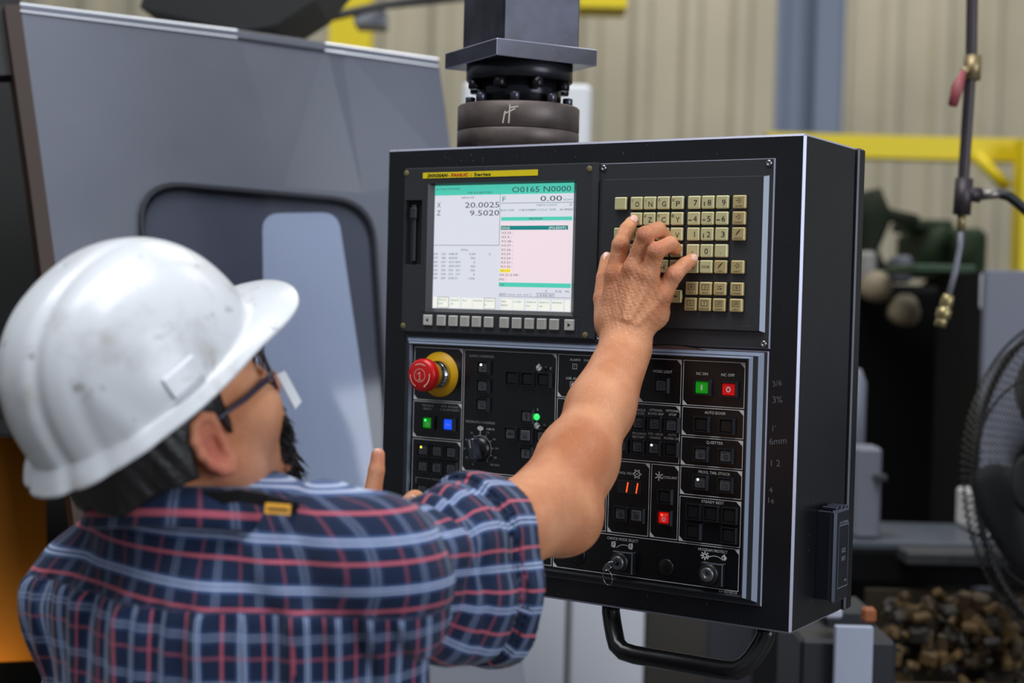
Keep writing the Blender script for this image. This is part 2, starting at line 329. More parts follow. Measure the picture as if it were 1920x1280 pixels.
# dark machinery farther back
fm = empty('dark_machinery', (*C(1680, 1000, 4.0)[:2], 0), 'dark out-of-focus machine with pale round hand wheels right of the pendant', 'machine')
mb = MB(); VB(mb, 1540, 530, 1740, 1500, 4.0, .3, 0, .02); VB(mb, 1600, 490, 1680, 540, 3.9, .3, 0, .02); mb.build('body', S('far_dark', 9, 9, 10, .8, spec=.1), fm)
for x, y, rx, ry in ((1640, 548, 30, 16), (1693, 592, 30, 22)):
    mb = MB(); c = C(x, y, 3.85); r = rx / FPX * 3.85; mb.lathe([(r, 0), (r, .02), (r * .7, .05), (r * .1, .055)], c, (-fh * .5 + np.array([0, 0, .6])), 28, 0); mb.build('hand_wheel', S('far_beige', 136, 122, 98, .6), fm)
mb = MB(); VB(mb, 1612, 470, 1644, 530, 3.85, .1, 0, .01); mb.build('gauge_box', S('far_grey', 130, 126, 122, .6), fm)
mb = MB(); VB(mb, 1680, 478, 1712, 530, 3.85, .1, 0, .01); mb.build('gauge_box', S('far_grey2', 82, 84, 94, .6), fm)
mb = MB(); mb.tube([C(1620, 360, 4.4), C(1632, 410, 4.4), C(1628, 470, 4.4), C(1640, 530, 4.4)], [.05, .065, .03, .05], 12); mb.tube([C(1655, 400, 4.4), C(1720, 415, 4.4)], .02, 10); mb.build('column_head', S('far_green_dark', 26, 32, 18, .7, spec=.2), fm)
gm = empty('green_machine', (*C(1790, 900, 4.6)[:2], 0), 'dark green machine between the air pipe and the yellow post', 'machine')
mb = MB(); VB(mb, 1740, 425, 1852, 520, 4.5, .4, 0, .02); VB(mb, 1700, 410, 1790, 432, 4.55, .2, 0, .01); mb.tube([C(1728, 500, 4.45), C(1752, 455, 4.45), C(1775, 430, 4.45)], .022, 12); mb.tube([C(1800, 505, 4.45), C(1812, 440, 4.45)], .03, 12); mb.build('body', S('machine_green', 30, 44, 24, .7, spec=.2), gm)
mb = MB(); VB(mb, 1745, 520, 1850, 1400, 4.55, .3, 0, .02); mb.build('stand', S('machine_stand', 12, 13, 12, .7, spec=.1), gm)
# grey cylinder and pale box beside the pendant, low table
mb = MB(); c = C(1588, 1008, 3.14); t = C(1588, 690, 3.14); r = 27 / FPX * 3.14; mb.lathe([(r, 0), (r, t[2] - c[2] - .03), (r * .6, t[2] - c[2])], c, (0, 0, 1), 32, 0); o = mb.build('gas_cylinder', S('cylinder_grey', 120, 122, 134, .4), None, origin=c); tag(o, 'grey cylinder standing on the low bench close behind the pendant', 'cylinder')
mb = MB(); VB(mb, 1604, 838, 1650, 1010, 2.97, .08, 0, .006); VB(mb, 1640, 890, 1664, 902, 2.95, .03, 1, .002); o = mb.build('pale_box', [S('pale_grey', 128, 130, 142, .45), S('latch', 60, 60, 64, .4)], None, origin=C(1625, 1010, 3.0)); tag(o, 'pale grey upright box with a dark latch on the bench', 'box')
bn = empty('low_bench', (*C(1740, 1300, 3.2)[:2], 0), 'low dark bench with a worn light top beneath the grey box', 'bench')
mb = MB(); VB(mb, 1560, 1012, 2100, 1030, 2.95, .27, 0, .004); mb.build('bench_top', S('bench_top', 80, 85, 94, .4, var=.2), bn)
mb = MB(); VB(mb, 1560, 1030, 2100, 1092, 2.95, .06, 0, .004); mb.build('apron', S('bench_black', 10, 10, 11, .7, spec=.15), bn)
mb = MB(); VB(mb, 1700, 1035, 2100, 1060, 2.86, .08, 0, .004); mb.build('shelf', S('shelf_grey', 52, 52, 54, .6), bn)
for x in (1570, 1900): mb = MB(); A_ = C(x, 1092, 3.0); mb.cbox((A_[0] - .03, A_[1] - .03, 0), (A_[0] + .03, A_[1] + .03, A_[2]), .003, 0); mb.build('leg', MATS['bench_black'], bn)
# heap of brass swarf under the bench
cr = empty('swarf_bin', (*C(1760, 1300, 2.6)[:2], 0), 'open bin heaped with brownish brass swarf under the bench', 'bin')
mb = MB(); fl = C(1600, 1300, 3.25); 
VB(mb, 1600, 1275, 1925, 1900, 2.70, .02, 0, .003); mb.build('bin_wall', S('bin_brown', 58, 44, 24, .7), cr)
mb = MB(); rg = random.Random(5)
for k in range(360):
    x = rg.uniform(1660, 1922); y = 1112 + abs(rg.gauss(0, 1)) * 60 + rg.uniform(0, 60); c = C(x, min(y, 1300), 2.74 + rg.uniform(0, .16))
    sz = [rg.uniform(.005, .017) for _ in range(3)]; Mr = Matrix.Translation(c) @ Matrix.Rotation(rg.uniform(0, 3), 4, (rg.random(), rg.random(), rg.random() + .1)); mb.cbox(tuple(-q for q in sz), tuple(sz), min(sz) * .4, rg.choice([0, 0, 1, 2, 2]), None, Mr)
o = mb.build('swarf', [S('swarf_brass', 88, 66, 32, .7), S('swarf_brown', 64, 46, 22, .6), S('swarf_dark', 34, 28, 20, .6)], cr); o['kind'] = 'stuff'
mb = MB(); VB(mb, 1600, 1100, 1925, 1900, 2.92, .02, 0); mb.build('back_panel', S('bin_back', 46, 35, 18, .8), cr)

# ---- air drop pipe
ap = empty('air_pipe', C(1808, 400, 2.5), 'dark air pipe hanging down with a tee, brass coupler and hose', 'pipe')
M_p = S('pipe_dark', 62, 54, 58, .45, metal=.4); M_b = S('brass', 150, 132, 96, .4, metal=.6)
d = 2.5; mb = MB(); mb.tube([C(1862, -1900, d), C(1824, -80, d), C(1821, 110, d), C(1806, 345, d), C(1804, 395, d)], .0095, 16); mb.build('drop_pipe', M_p, ap)
mb = MB(); mb.tube([C(1824, 105, d), C(1822, 150, d)], .0145, 16); mb.tube([C(1818, 128, d - .01), C(1806, 134, d - .03)], .006, 10); mb.build('valve', M_b, ap)
mb = MB(); mb.tube([C(1806, 134, d - .03), C(1795, 165, d - .035), C(1786, 198, d - .035)], [.005, .010, .008], 10); o = mb.build('valve_lever', S('lever_red', 150, 72, 78, .5), ap); o['label'] = 'faded red valve lever'
mb = MB(); mb.tube([C(1808, 335, d), C(1803, 402, d)], .0150, 16); mb.tube([C(1806, 362, d), C(1838, 366, d)], .0130, 16); mb.build('tee_fitting', M_p, ap)
mb = MB(); mb.tube([C(1836, 366, d), C(1880, 362, d)], .0085, 14); mb.build('nipple', S('nipple_steel', 130, 124, 120, .35, metal=.7), ap)
mb = MB(); mb.tube([C(1870, 362, d), C(1892, 368, d), C(1910, 382, d), C(1930, 400, d), C(1950, 440, d)], .0085, 12); mb.build('black_hose', S('hose_black', 16, 16, 18, .5), ap)
mb = MB(); mb.tube([C(1803, 400, d), C(1802, 432, d)], .0070, 12); mb.build('hose_barb', M_b, ap)
mb = MB(); mb.tube([C(1802, 428, d), C(1800, 462, d), C(1791, 510, d), C(1777, 560, d)], .0052, 12); mb.build('grey_hose', S('hose_grey', 112, 112, 122, .4), ap)
mb = MB(); A_, B_ = C(1779, 553, d), C(1762, 612, d); ax_ = B_ - A_; Lh = np.linalg.norm(ax_); mb.lathe([(.0085, 0), (.0105, Lh * .12), (.0105, Lh * .34), (.0080, Lh * .4), (.0125, Lh * .46), (.0125, Lh * .70), (.0085, Lh * .76), (.0100, Lh * .82), (.0095, Lh), (.004, Lh)], A_, ax_, 24, 0); mb.build('coupler', S('coupler_brass', 158, 142, 100, .35, metal=.7), ap)

# ---- pedestal fan
fc = C(2026, 905, 2.55); R_ = .288; fx = nz_(rh * .33 - fh * .944); fn = np.cross(fx, (0, 0, 1)); 
if fn @ (CP - fc) < 0: fn = -fn
fz = np.array([0, 0, 1.0])
fan = empty('pedestal_fan', (fc[0], fc[1], 0), 'black pedestal fan with a round wire cage at the right edge', 'fan')
FP = lambda a, r, o: fc + (fx * math.cos(a) + fz * math.sin(a)) * r + fn * o
M_fan = S('fan_black', 22, 22, 24, .35)
mb = MB(); mb.tube([FP(a, R_, 0) for a in np.linspace(0, 2 * PI, 73)], .007, 8, 0, False); mb.tube([FP(a, R_ * .985, .03) for a in np.linspace(0, 2 * PI, 73)], .0025, 6, 0, False); mb.tube([FP(a, R_ * .62, .085) for a in np.linspace(0, 2 * PI, 49)], .0022, 6, 0, False); mb.build('rim', M_fan, fan)
for sgn, nm in ((1, 'front_guard'), (-1, 'rear_guard')):
    mb = MB()
    for k in range(110):
        a = 2 * PI * k / 110; mb.tube([FP(a, .05, .10 * sgn), FP(a + .05, R_ * .55, .092 * sgn), FP(a + .08, R_ * .88, .06 * sgn), FP(a + .09, R_, .005 * sgn)], .0012, 5)
    mb.lathe([(.052, 0), (.052, .006), (.04, .009)], fc + fn * .098 * sgn, fn * sgn, 32, 0); o = mb.build(nm, M_fan, fan); o['kind'] = 'stuff'
for k in range(4):
    a0 = k * PI / 2 + .5; mb = MB(); vs = []; n1, n2 = 8, 8
    for i in range(n1):
        r = .045 + (R_ * .86 - .045) * i / (n1 - 1); wd = .55 + .25 * math.sin(PI * i / (n1 - 1))
        for j in range(n2): t = -.5 + j / (n2 - 1); vs.append(FP(a0 + t * wd * 1.5, r, .02 - t * .055))
    mb.add(vs, [(i * n2 + j, (i + 1) * n2 + j, (i + 1) * n2 + j + 1, i * n2 + j + 1) for i in range(n1 - 1) for j in range(n2 - 1)], 0, True); o = mb.build('blade', S('blade_grey', 52, 52, 56, .35), fan); sm = o.modifiers.new('thickness', 'SOLIDIFY'); sm.thickness = .003
mb = MB(); mb.lathe([(.05, -.03), (.05, .03), (.03, .045)], fc, fn, 32, 0); mb.build('hub', M_fan, fan)
mb = MB(); mb.lathe([(.085, -.22), (.09, -.11), (.07, -.10)], fc, fn, 32, 0); mb.build('motor', M_fan, fan)
pb = fc - fn * .16; mb = MB(); mb.tube([(pb[0], pb[1], .03), (pb[0], pb[1], fc[2] - .05)], .02, 16); mb.build('pole', M_fan, fan)
mb = MB(); mb.lathe([(.19, 0), (.19, .015), (.05, .04)], (pb[0], pb[1], 0), (0, 0, 1), 40, 0); mb.build('base', M_fan, fan)
mb = MB(); VB(mb, 1846, 935, 1985, 1009, 3.0, .2, 0, .005); o = mb.build('bright_patch_box', S('bright_patch_white', 214, 212, 210, .5), None, origin=C(1900, 1009, 3.0)); tag(o, 'white box standing for a bright reflection behind the fan guard', 'box')  # white box added to imitate a bright reflection behind the fan
# ================================================================ THE CONTROL PENDANT
M_blk = S('pendant_black_paint', 15, 16, 20, .34, bump=.05, bscale=300, var=.12, vscale=9)
M_edge = S('worn_edge_highlight', 172, 172, 190, .3, metal=.4)  # worn edges, with the bright edge highlight painted in
M_gry = S('bezel_charcoal', 48, 49, 52, .42, bump=.08, bscale=900)
M_gry2 = S('frame_charcoal', 46, 48, 53, .33)
M_lit = S('frame_slope_lit', 132, 142, 162, .3)  # light on the right and top slopes painted as a paler colour
M_face = S('panel_face_black', 13, 15, 17, .28)
M_ink = S('white_print', 205, 205, 205, .6)
M_dim = S('grey_print', 150, 150, 152, .6)
M_btn = S('button_black', 17, 17, 19, .38)
M_cap = S('button_cap_grey', 72, 72, 76, .45)
M_key = S('key_beige', 196, 188, 140, .42)
M_key2 = S('key_tan', 178, 158, 108, .42)
M_keyt = S('key_ink', 48, 44, 36, .6)
M_steel = S('steel', 150, 152, 158, .25, metal=1.0)
M_dark = S('dark_gap', 6, 6, 7, .7)
PR = (0.30, 0.095, Z0)
pend = empty('control_pendant', PR, 'black lathe control pendant with lit screen, beige keyboard and push buttons, hung from the post', 'control panel')
U = 1 / 1000
def W(u, y, v): return (u * U, -y * U, v * U + Z0)
# housing
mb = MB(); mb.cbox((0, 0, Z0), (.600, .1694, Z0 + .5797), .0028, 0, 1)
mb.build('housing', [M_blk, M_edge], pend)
mb = MB(); mb.box((.004, .1694, Z0 + .004), (.594, .174, Z0 + .574), 0); mb.build('door_gasket', [M_dark], pend)
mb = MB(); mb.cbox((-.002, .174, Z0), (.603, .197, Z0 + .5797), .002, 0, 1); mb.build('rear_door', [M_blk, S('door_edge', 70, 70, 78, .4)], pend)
# scratched numbers on the right margin and side
mb = MB()
for t, u, v, h, r in (('3/6', 574, 291, 7, .2), ('3%', 575, 272, 8, .1), ("1'", 572, 238, 7, 0), ('6mm', 577, 224, 8, .15), ('1 2', 575, 198, 8, .05), ('4', 570, 166, 7, .1), ('1e', 571, 154, 7, 0)):
    mb.txt(t, u, v, h, None, .3, 0, rot=r)
sc_m = S('chalk_scratches', 92, 92, 96, .8)
mb.build('scratched_marks', sc_m, pend)['kind'] = 'stuff'
mb = MB()
for i in range(46):
    uu = random.uniform(8, 590); vv = random.choice([random.uniform(556, 577), random.uniform(4, 26)]) if uu < 565 else random.uniform(5, 575)
    a = random.uniform(0, PI); L = random.uniform(.6, 2.6); mb.line([(uu, vv), (uu + L * math.cos(a), vv + L * math.sin(a))], random.uniform(.3, .8), .25)
for i in range(30):
    y0 = random.uniform(.01, .16); z0 = Z0 + random.uniform(.02, .57); L = random.uniform(.001, .004); a = random.uniform(0, PI); w2 = .0005
    dy, dz = math.cos(a) * L, math.sin(a) * L
    mb.add([(.6003, y0, z0), (.6003, y0 + dy, z0 + dz), (.6003, y0 + dy + w2, z0 + dz + w2), (.6003, y0 + w2, z0 + w2)], [(0, 1, 2, 3)])
mb.build('paint_chips', sc_m, pend)['kind'] = 'stuff'

# ---- screen unit
mb = MB()
def ring(mb, o, i, yo, yi, mi):            # sloped picture-frame ring from outer rect o at height yo to inner rect i at height yi
    A = [(o[0], o[1]), (o[2], o[1]), (o[2], o[3]), (o[0], o[3])]; B = [(i[0], i[1]), (i[2], i[1]), (i[2], i[3]), (i[0], i[3])]
    vs = [W(a, yo, b) for a, b in A] + [W(a, yi, b) for a, b in B]
    mm = mi if isinstance(mi, list) else [mi] * 4
    mb.add(vs, [(k, (k + 1) % 4, 4 + (k + 1) % 4, 4 + k) for k in range(4)], mm)
ring(mb, (35, 333, 333, 553), (35, 333, 333, 553), 0, 6, 0)
ring(mb, (35, 333, 333, 553), (36.5, 334.5, 326, 551.5), 6, 9, 0)
for a_ in ((36.5, 334.5, 326, 361), (36.5, 531.5, 326, 551.5), (303, 361, 326, 531.5), (36.5, 361, 75, 423), (36.5, 510, 75, 531.5), (36.5, 423, 38, 510), (66, 423, 75, 510)): mb.quad(*a_, 9, 0)
ring(mb, (75, 361, 303, 531.5), (81, 366, 295, 529), 9, 1, 0)
mb.build('screen_unit', [M_gry], pend); scr = bpy.data.objects[-1] if False else [o for o in pend.children if o.name.startswith('screen_unit')][0]
SC_B = E('screen_background', 214, 217, 226, .92); SC_T = E('screen_teal', 78, 200, 178, .92); SC_P = E('screen_pink', 236, 217, 225, .92); SC_D = E('screen_dark_teal', 20, 130, 130, .9)
SC_K = E('screen_text', 66, 70, 80, .6); SC_Y = E('screen_yellow', 250, 225, 30, .95); SC_W = E('screen_cream', 238, 238, 228, .92); SC_G = E('screen_green_text', 40, 150, 140, .7)
mats = [SC_B, SC_T, SC_P, SC_D, SC_K, SC_Y, SC_W, SC_G]
mb = MB(); y = 1.2
mb.quad(80, 365, 296, 530, 1.0, 0)
mb.quad(81, 516, 295, 529, y, 1)                                   # top bar
mb.txt('ACTUAL POSITION', 83, 524.5, 2.6, 38, 1.4, 4, 'l'); mb.txt('T00 3/5 RES PSN', 133, 519, 2.6, 38, 1.4, 4, 'l')
mb.txt('O0165 N0000', 291, 522, 7.4, 88, 1.4, 4, 'r')
mb.txt('ABSOLUTE', 134, 512.6, 2.4, 20, y, 4)
mb.txt('X', 88, 503.5, 7, 6, y, 4); mb.txt('20.0025', 184, 503, 7.4, 54, y, 4, 'r')
mb.txt('Z', 88, 493, 7, 6, y, 4); mb.txt('9.5020', 184, 492.5, 7.4, 46, y, 4, 'r')
mb.line([(81, 450), (185, 450), (185, 516)], .5, y, 4); mb.line([(187, 504.5), (295, 504.5)], .5, y, 4)
mb.txt('MODAL', 131, 444, 2.6, 11, y, 4)
rows = [('G00', 'G22', 'G40.1', 'F', '0.2M', 'S'), ('G97', 'G80', 'G50.2', 'F', '305', ''), ('G69', 'G67', 'G13.1', 'RPM', '0', ''), ('G99', 'G57', 'G50.1', 'RPM', '350', ''), ('G21', 'G64', 'G25', 'SRV', '350', ''), ('G40', 'G18', 'G15', 'SMT', '0', ''), ('G25', 'G69', 'G40.1', 'S', '1500', '')]
for i, rw in enumerate(rows):
    vv = 438.5 - i * 5.35
    for t, uu, al, mi in ((rw[0], 81, 'l', 4), (rw[1], 94, 'l', 4), (rw[2], 106, 'l', 4), (rw[3], 118, 'l', 7), (rw[4], 148, 'r', 4), (rw[5], 172, 'r', 4)):
        if t: mb.txt(t, uu, vv, 2.7, 2.3 * len(t), y, mi, al)
mb.txt('F', 191, 510, 6.5, 5, y, 7); mb.txt('0.00', 278, 510, 7, 32, y, 4, 'r'); mb.txt('INCH/M', 293, 508, 2.4, 13, y, 7, 'r')
mb.txt('PARTS COUNT', 241, 501.5, 2.6, 30, y, 7, 'l'); mb.txt('37', 293, 501.5, 2.6, 4, y, 4, 'r')
mb.txt('RUN TIME', 186, 495.5, 2.6, 21, y, 7, 'l'); mb.txt('1181H58M', 214, 495.5, 2.6, 25, y, 4, 'l'); mb.txt('CYCLE TIME', 240.5, 495.5, 2.6, 29, y, 7, 'l'); mb.txt('0H 0M59S', 294, 495.5, 2.6, 19, y, 4, 'r')
mb.quad(187, 482, 293.5, 486.5, y, 1); mb.txt('PROGRAM', 240, 484.2, 2.8, 20, 1.4, 4)
mb.quad(187, 402.5, 293.5, 480, y, 2); mb.quad(187, 470, 288, 475.3, 1.4, 3); mb.txt('O0165', 188, 472.5, 3, 13, 1.6, 6, 'l'); mb.txt('(FG:EDIT)', 285, 472.5, 3.2, 25, 1.6, 6, 'r')
for i, t in enumerate(['X3.32 ;', 'X3.3 ;', 'X3.28 ;', 'X3.27 ;', 'X3.26 ;', 'X3.25 ;', 'X3.24 ;', 'X3.23 ;', 'X3.22 ;']): mb.txt(t, 188, 466.3 - i * 5.45, 3, 2.6 * len(t), 1.4, 4, 'l')
mb.quad(187, 415.2, 203.5, 419.6, 1.4, 5); mb.txt('X3.111', 188, 417.3, 3, 14, 1.6, 3, 'l'); mb.txt('G0 Z1.5 M9 ;', 187, 411.8, 3, 31, 1.4, 4, 'l'); mb.txt('M5 ;', 187, 406, 3, 10, 1.4, 4, 'l')
mb.line([(290.5, 404), (290.5, 479)], .5, 1.4, 0); mb.quad(186, 396.5, 294, 402, 1.3, 1); mb.txt('>X.', 187, 399, 2.8, 8, 1.5, 4, 'l')
mb.txt('S', 258, 392, 2.6, 2.5, y, 4); mb.txt('0( 0)', 276, 392, 2.6, 9, y, 4); mb.txt('0%', 289, 392, 2.6, 6, y, 4)
mb.txt('EDIT', 187.5, 386.5, 3, 11, y, 4, 'l'); mb.txt('**** *** ***', 200, 385.8, 3, 32, y, 4, 'l'); mb.txt('13:50:30', 257, 386.5, 3, 22, y, 4)
mb.line([(186, 384), (294, 384)], .4, y, 4); mb.line([(235, 384), (235, 389)], .4, y, 4); mb.line([(244, 384), (244, 389), (270, 389), (270, 384)], .4, y, 4)
for k, (a, t, t2) in enumerate(((90, 'PROGR', 'EDT'), (109, 'RELATI', 'VE'), (128, 'ALL', ''), (146, 'HANDLE', ''), (164, 'MONITO', 'R'), (190, 'BG-', 'EDIT'), (208, 'O SRH', ''), (228, 'SEARCH', 'DN'), (247, 'SEARCH', 'UP'), (267, 'REWIND', ''))):
    mb.quad(a, 367, a + 17, 381, y, 6); mb.line([(a, 367), (a + 17, 367), (a + 17, 381), (a, 381)], .45, 1.35, 4 if k in (0, 4) else 0, True); mb.txt(t, a + 1.2, 377.5, 2.5, min(14, 2.5 * len(t)), 1.5, 7 if k != 5 else 4, 'l')
    if t2: mb.txt(t2, a + 1.2, 372.5, 2.5, 2.4 * len(t2), 1.5, 7 if k != 5 else 4, 'l')
mb.quad(82, 367, 88, 381, y, 6); mb.quad(286, 367, 293, 381, y, 6)
mb.build('lcd_display', mats, scr)
# name strip
mb = MB(); mb.cbox(W(66.5, 9.8, 538.3), W(246, 9.0, 546), .0001, 0)
M_yel = S('nameplate_yellow', 240, 215, 20, .4); M_red = S('nameplate_red', 215, 50, 25, .45)
for dx_, dy_, k_ in ((0, 0, 0), (.45, 0, 1), (.2, .3, 2), (.25, -.3, 3), (.8, 0, 4)):
    mb.txt('DOOSAN', 75 + dx_, 542 + dy_, 4.2, 31, 10 + k_ * .02, 1, 'l', shear=.3); mb.txt('FANUC', 113 + dx_, 542 + dy_, 4.2, 26, 10 + k_ * .02, 2, 'l'); mb.txt('Series', 149 + dx_ * .7, 542 + dy_ * .6, 4.2, 25.5, 10 + k_ * .02, 1, 'l'); mb.txt('-', 109, 542, 4.4, 3, 10, 1)
mb.txt('i', 144, 542, 4.4, 1, 10, 2)
o = mb.build('nameplate', [M_yel, S('nameplate_ink', 20, 18, 15, .5), M_red], scr); o['label'] = 'yellow name strip with black and red lettering'
# card slot
mb = MB(); ring(mb, (38, 423, 66, 510), (39, 424, 65, 509), 9, 2, 0); mb.quad(39, 424, 65, 509, 2, 1)
mb.cbox(W(47, 6.5, 428), W(54, 3, 504), .001, 2); mb.cbox(W(46, 9, 485), W(56, 4, 500), .0012, 0); mb.quad(49, 430, 50.5, 484, 6.7, 1)
mb.build('card_slot', [M_gry, M_dark, S('slot_rail', 58, 60, 66, .3)], scr)
# corner screws (worn yellow touch-up at the left ones)
for uu, vv in ((39, 546), (39, 341), (321, 545), (321, 338)):
    mb = MB(); mb.lathe([(.004, 0), (.004, .0006), (.003, .0012), (.0001, .0013)], W(uu, 9, vv), (0, -1, 0), 16, 0); mb.build('screw', S('touched_screw', 112, 104, 66, .6), scr)
# soft keys
mb = MB(); ring(mb, (66, 336, 312, 361), (67, 337, 311, 360), 9.3, 8.9, 0); mb.build('soft_key_tray', [M_gry2], scr)
M_sk = S('soft_key_grey', 196, 194, 188, .5)
for i, uu in enumerate((81, 103, 122, 140.5, 159, 178, 202, 221, 240, 258.5, 277, 299)):
    mb = MB(); mb.cbox(W(uu - 7, 12.5, 343), W(uu + 7, 9, 357), .0009, 0)
    if i == 0: mb.pol([(uu - 2.6, 350), (uu + 1.8, 352.6), (uu + 1.8, 347.4)], 12.7, 1)
    elif i == 11: mb.pol([(uu + 2.6, 350), (uu - 1.8, 347.4), (uu - 1.8, 352.6)], 12.7, 1)
    else:
        for q in range(6): mb.line([(uu - 4.5, 346 + q * 1.7), (uu + 4.5, 346 + q * 1.7)], .35, 12.7, 2)
    mb.build('soft_key', [M_sk, M_keyt, S('soft_key_rib', 165, 163, 155, .6)], scr, origin=W(uu, 9, 350))

# ---- keyboard unit
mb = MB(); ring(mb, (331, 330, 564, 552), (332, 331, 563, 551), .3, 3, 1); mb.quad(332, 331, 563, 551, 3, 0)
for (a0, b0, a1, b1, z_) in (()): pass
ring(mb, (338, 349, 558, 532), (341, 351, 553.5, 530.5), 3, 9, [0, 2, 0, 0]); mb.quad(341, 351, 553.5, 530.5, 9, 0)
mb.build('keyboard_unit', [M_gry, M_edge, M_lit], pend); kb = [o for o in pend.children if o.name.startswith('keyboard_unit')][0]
for uu, vv in ((338, 546), (557, 546), (557, 336), (338, 336)):
    mb = MB(); mb.lathe([(.0042, 0), (.0042, .001), (.0034, .0024), (.0018, .003), (.0016, .0018)], W(uu, 3, vv), (0, -1, 0), 18, 0); mb.build('screw', M_steel, kb)
mb = MB(); mb.txt('A98L0005', 536, 356, 1.8, 13, 9.2); mb.build('printed_code', S('faint_print', 84, 84, 86, .6), kb)
def icon(mb, k, u, v, y, mi):
    if k == 'box+': mb.line([(u - 4, v - 2), (u + 4, v - 2), (u + 4, v + 4), (u - 4, v + 4)], .5, y, mi, True); mb.line([(u - 2, v + 1), (u + 2, v + 1)], .6, y, mi); mb.line([(u, v - 1), (u, v + 3)], .6, y, mi)
    elif k == 'box>': mb.line([(u - 4, v - 2), (u + 4, v - 2), (u + 4, v + 4), (u - 4, v + 4)], .5, y, mi, True); mb.line([(u - 1, v + 2.6), (u + 1.2, v + 1), (u - 1, v - .8)], .5, y, mi)
    elif k == 'box?': mb.line([(u - 4, v - 2), (u + 4, v - 2), (u + 4, v + 4), (u - 4, v + 4)], .5, y, mi, True); mb.txt('?', u, v + 1, 4.4, None, y, mi)
    elif k == 'box=': mb.line([(u - 4, v - 2), (u + 4, v - 2), (u + 4, v + 4), (u - 4, v + 4)], .5, y, mi, True); mb.line([(u - 2.4, v), (u + 2.4, v + .6)], .6, y, mi); mb.line([(u - 2, v + 2), (u + 2.6, v + 2.4)], .6, y, mi)
    elif k == 'loop': mb.line([(u + 2.4 * math.cos(a), v + 1 + 2.4 * math.sin(a)) for a in np.linspace(-2.2, 2.2, 10)], .55, y, mi); mb.line([(u - 3.4, v + 1), (u, v + 1)], .6, y, mi)
    elif k == 'pen': mb.line([(u - 2.5, v - 2), (u + 2.5, v + 4)], .9, y, mi); mb.line([(u - 1.8, v), (u + .6, v + 3)], .5, y, mi)
    elif k == 'dots': mb.line([(u - 3.5, v + 2), (u + 3.5, v + 2.6)], .5, y, mi); mb.line([(u - 3.5, v - 1), (u, v - 1), (u, v + 1.5)], .5, y, mi); mb.pol([(u + 2 + math.cos(a), v - .6 + math.sin(a)) for a in np.linspace(0, 5.7, 8)], y, mi)
rowv = [501, 482, 463.5, 443.7, 424.8, 399, 380]
cA = [369, 391, 409, 427.3, 446]; cB = [468, 486, 504.5]; cC = 526
KEYS = []
for r, s_ in enumerate((((' ', 'O', 'N', 'G', 'P'), ('', '(', ')', 'E', 'Q')), ((None, 'X', 'Z', 'C', 'Y'), ('', '#', '#', 'D', '@')), (('M', 'U', 'W', 'S', 'V'), ('', 'I', 'K', '=', '-')), ((None, 'T', 'K', 'I', 'L'), ('', '=', ',', '+', '*')), (('M', 'F', 'D', 'H', 'B'), ('', ':', '<', '>', '/')))):
    for c in range(5):
        if s_[0][c] is not None: KEYS.append((cA[c], rowv[r], s_[0][c], s_[1][c], 0, None))
for r, row in enumerate((('7', '8', '9'), ('4', '5', '6'), ('1', '2', '3'), ('-', '0', '.'), ('/', 'EOB', None))):
    for c in range(3):
        if row[c]: KEYS.append((cB[c], rowv[r], row[c], {'8': 'up', '4': 'lf', '6': 'rt', '2': 'dn', '5': 'w'}.get(row[c], ''), 0, None))
KEYS += [(cB[2], rowv[4], '', 'CAN', 1, 'pen')]
for r, (i_, t_) in enumerate((('loop', 'ALTER'), ('loop', 'INSERT'), ('pen', 'DELETE'), None, ('loop', 'INPUT')) if False else [('loop', 'ALTER'), ('loop', 'INSERT'), ('pen', 'DELETE'), ('', ''), ('loop', 'INPUT')]):
    if t_: KEYS.append((cC, rowv[r], '', t_, 1, i_))
for (uu, r, i_, t_) in ((468, 5, 'box+', 'POS'), (486, 5, 'box>', 'PROG'), (504.5, 5, 'dots', 'OFS/SET'), (526, 5, 'box+', 'CSTM/GR'), (467, 6, 'box>', 'SYSTEM'), (485.5, 6, 'box?', 'MESSAGE'), (504, 6, 'box=', 'GRAPH'), (525.5, 6, 'box=', 'HELP')):
    KEYS.append((uu, rowv[r], '', t_, 1, i_))
KEYS += [(447, 389, 'ar', '', 1, None), (425, 399, 'ar2', '', 1, None), (425, 380, 'ar3', '', 1, None), (369, 399, '', 'RESET', 1, 'loop'), (369, 380, '', 'SHIFT', 1, 'loop')]
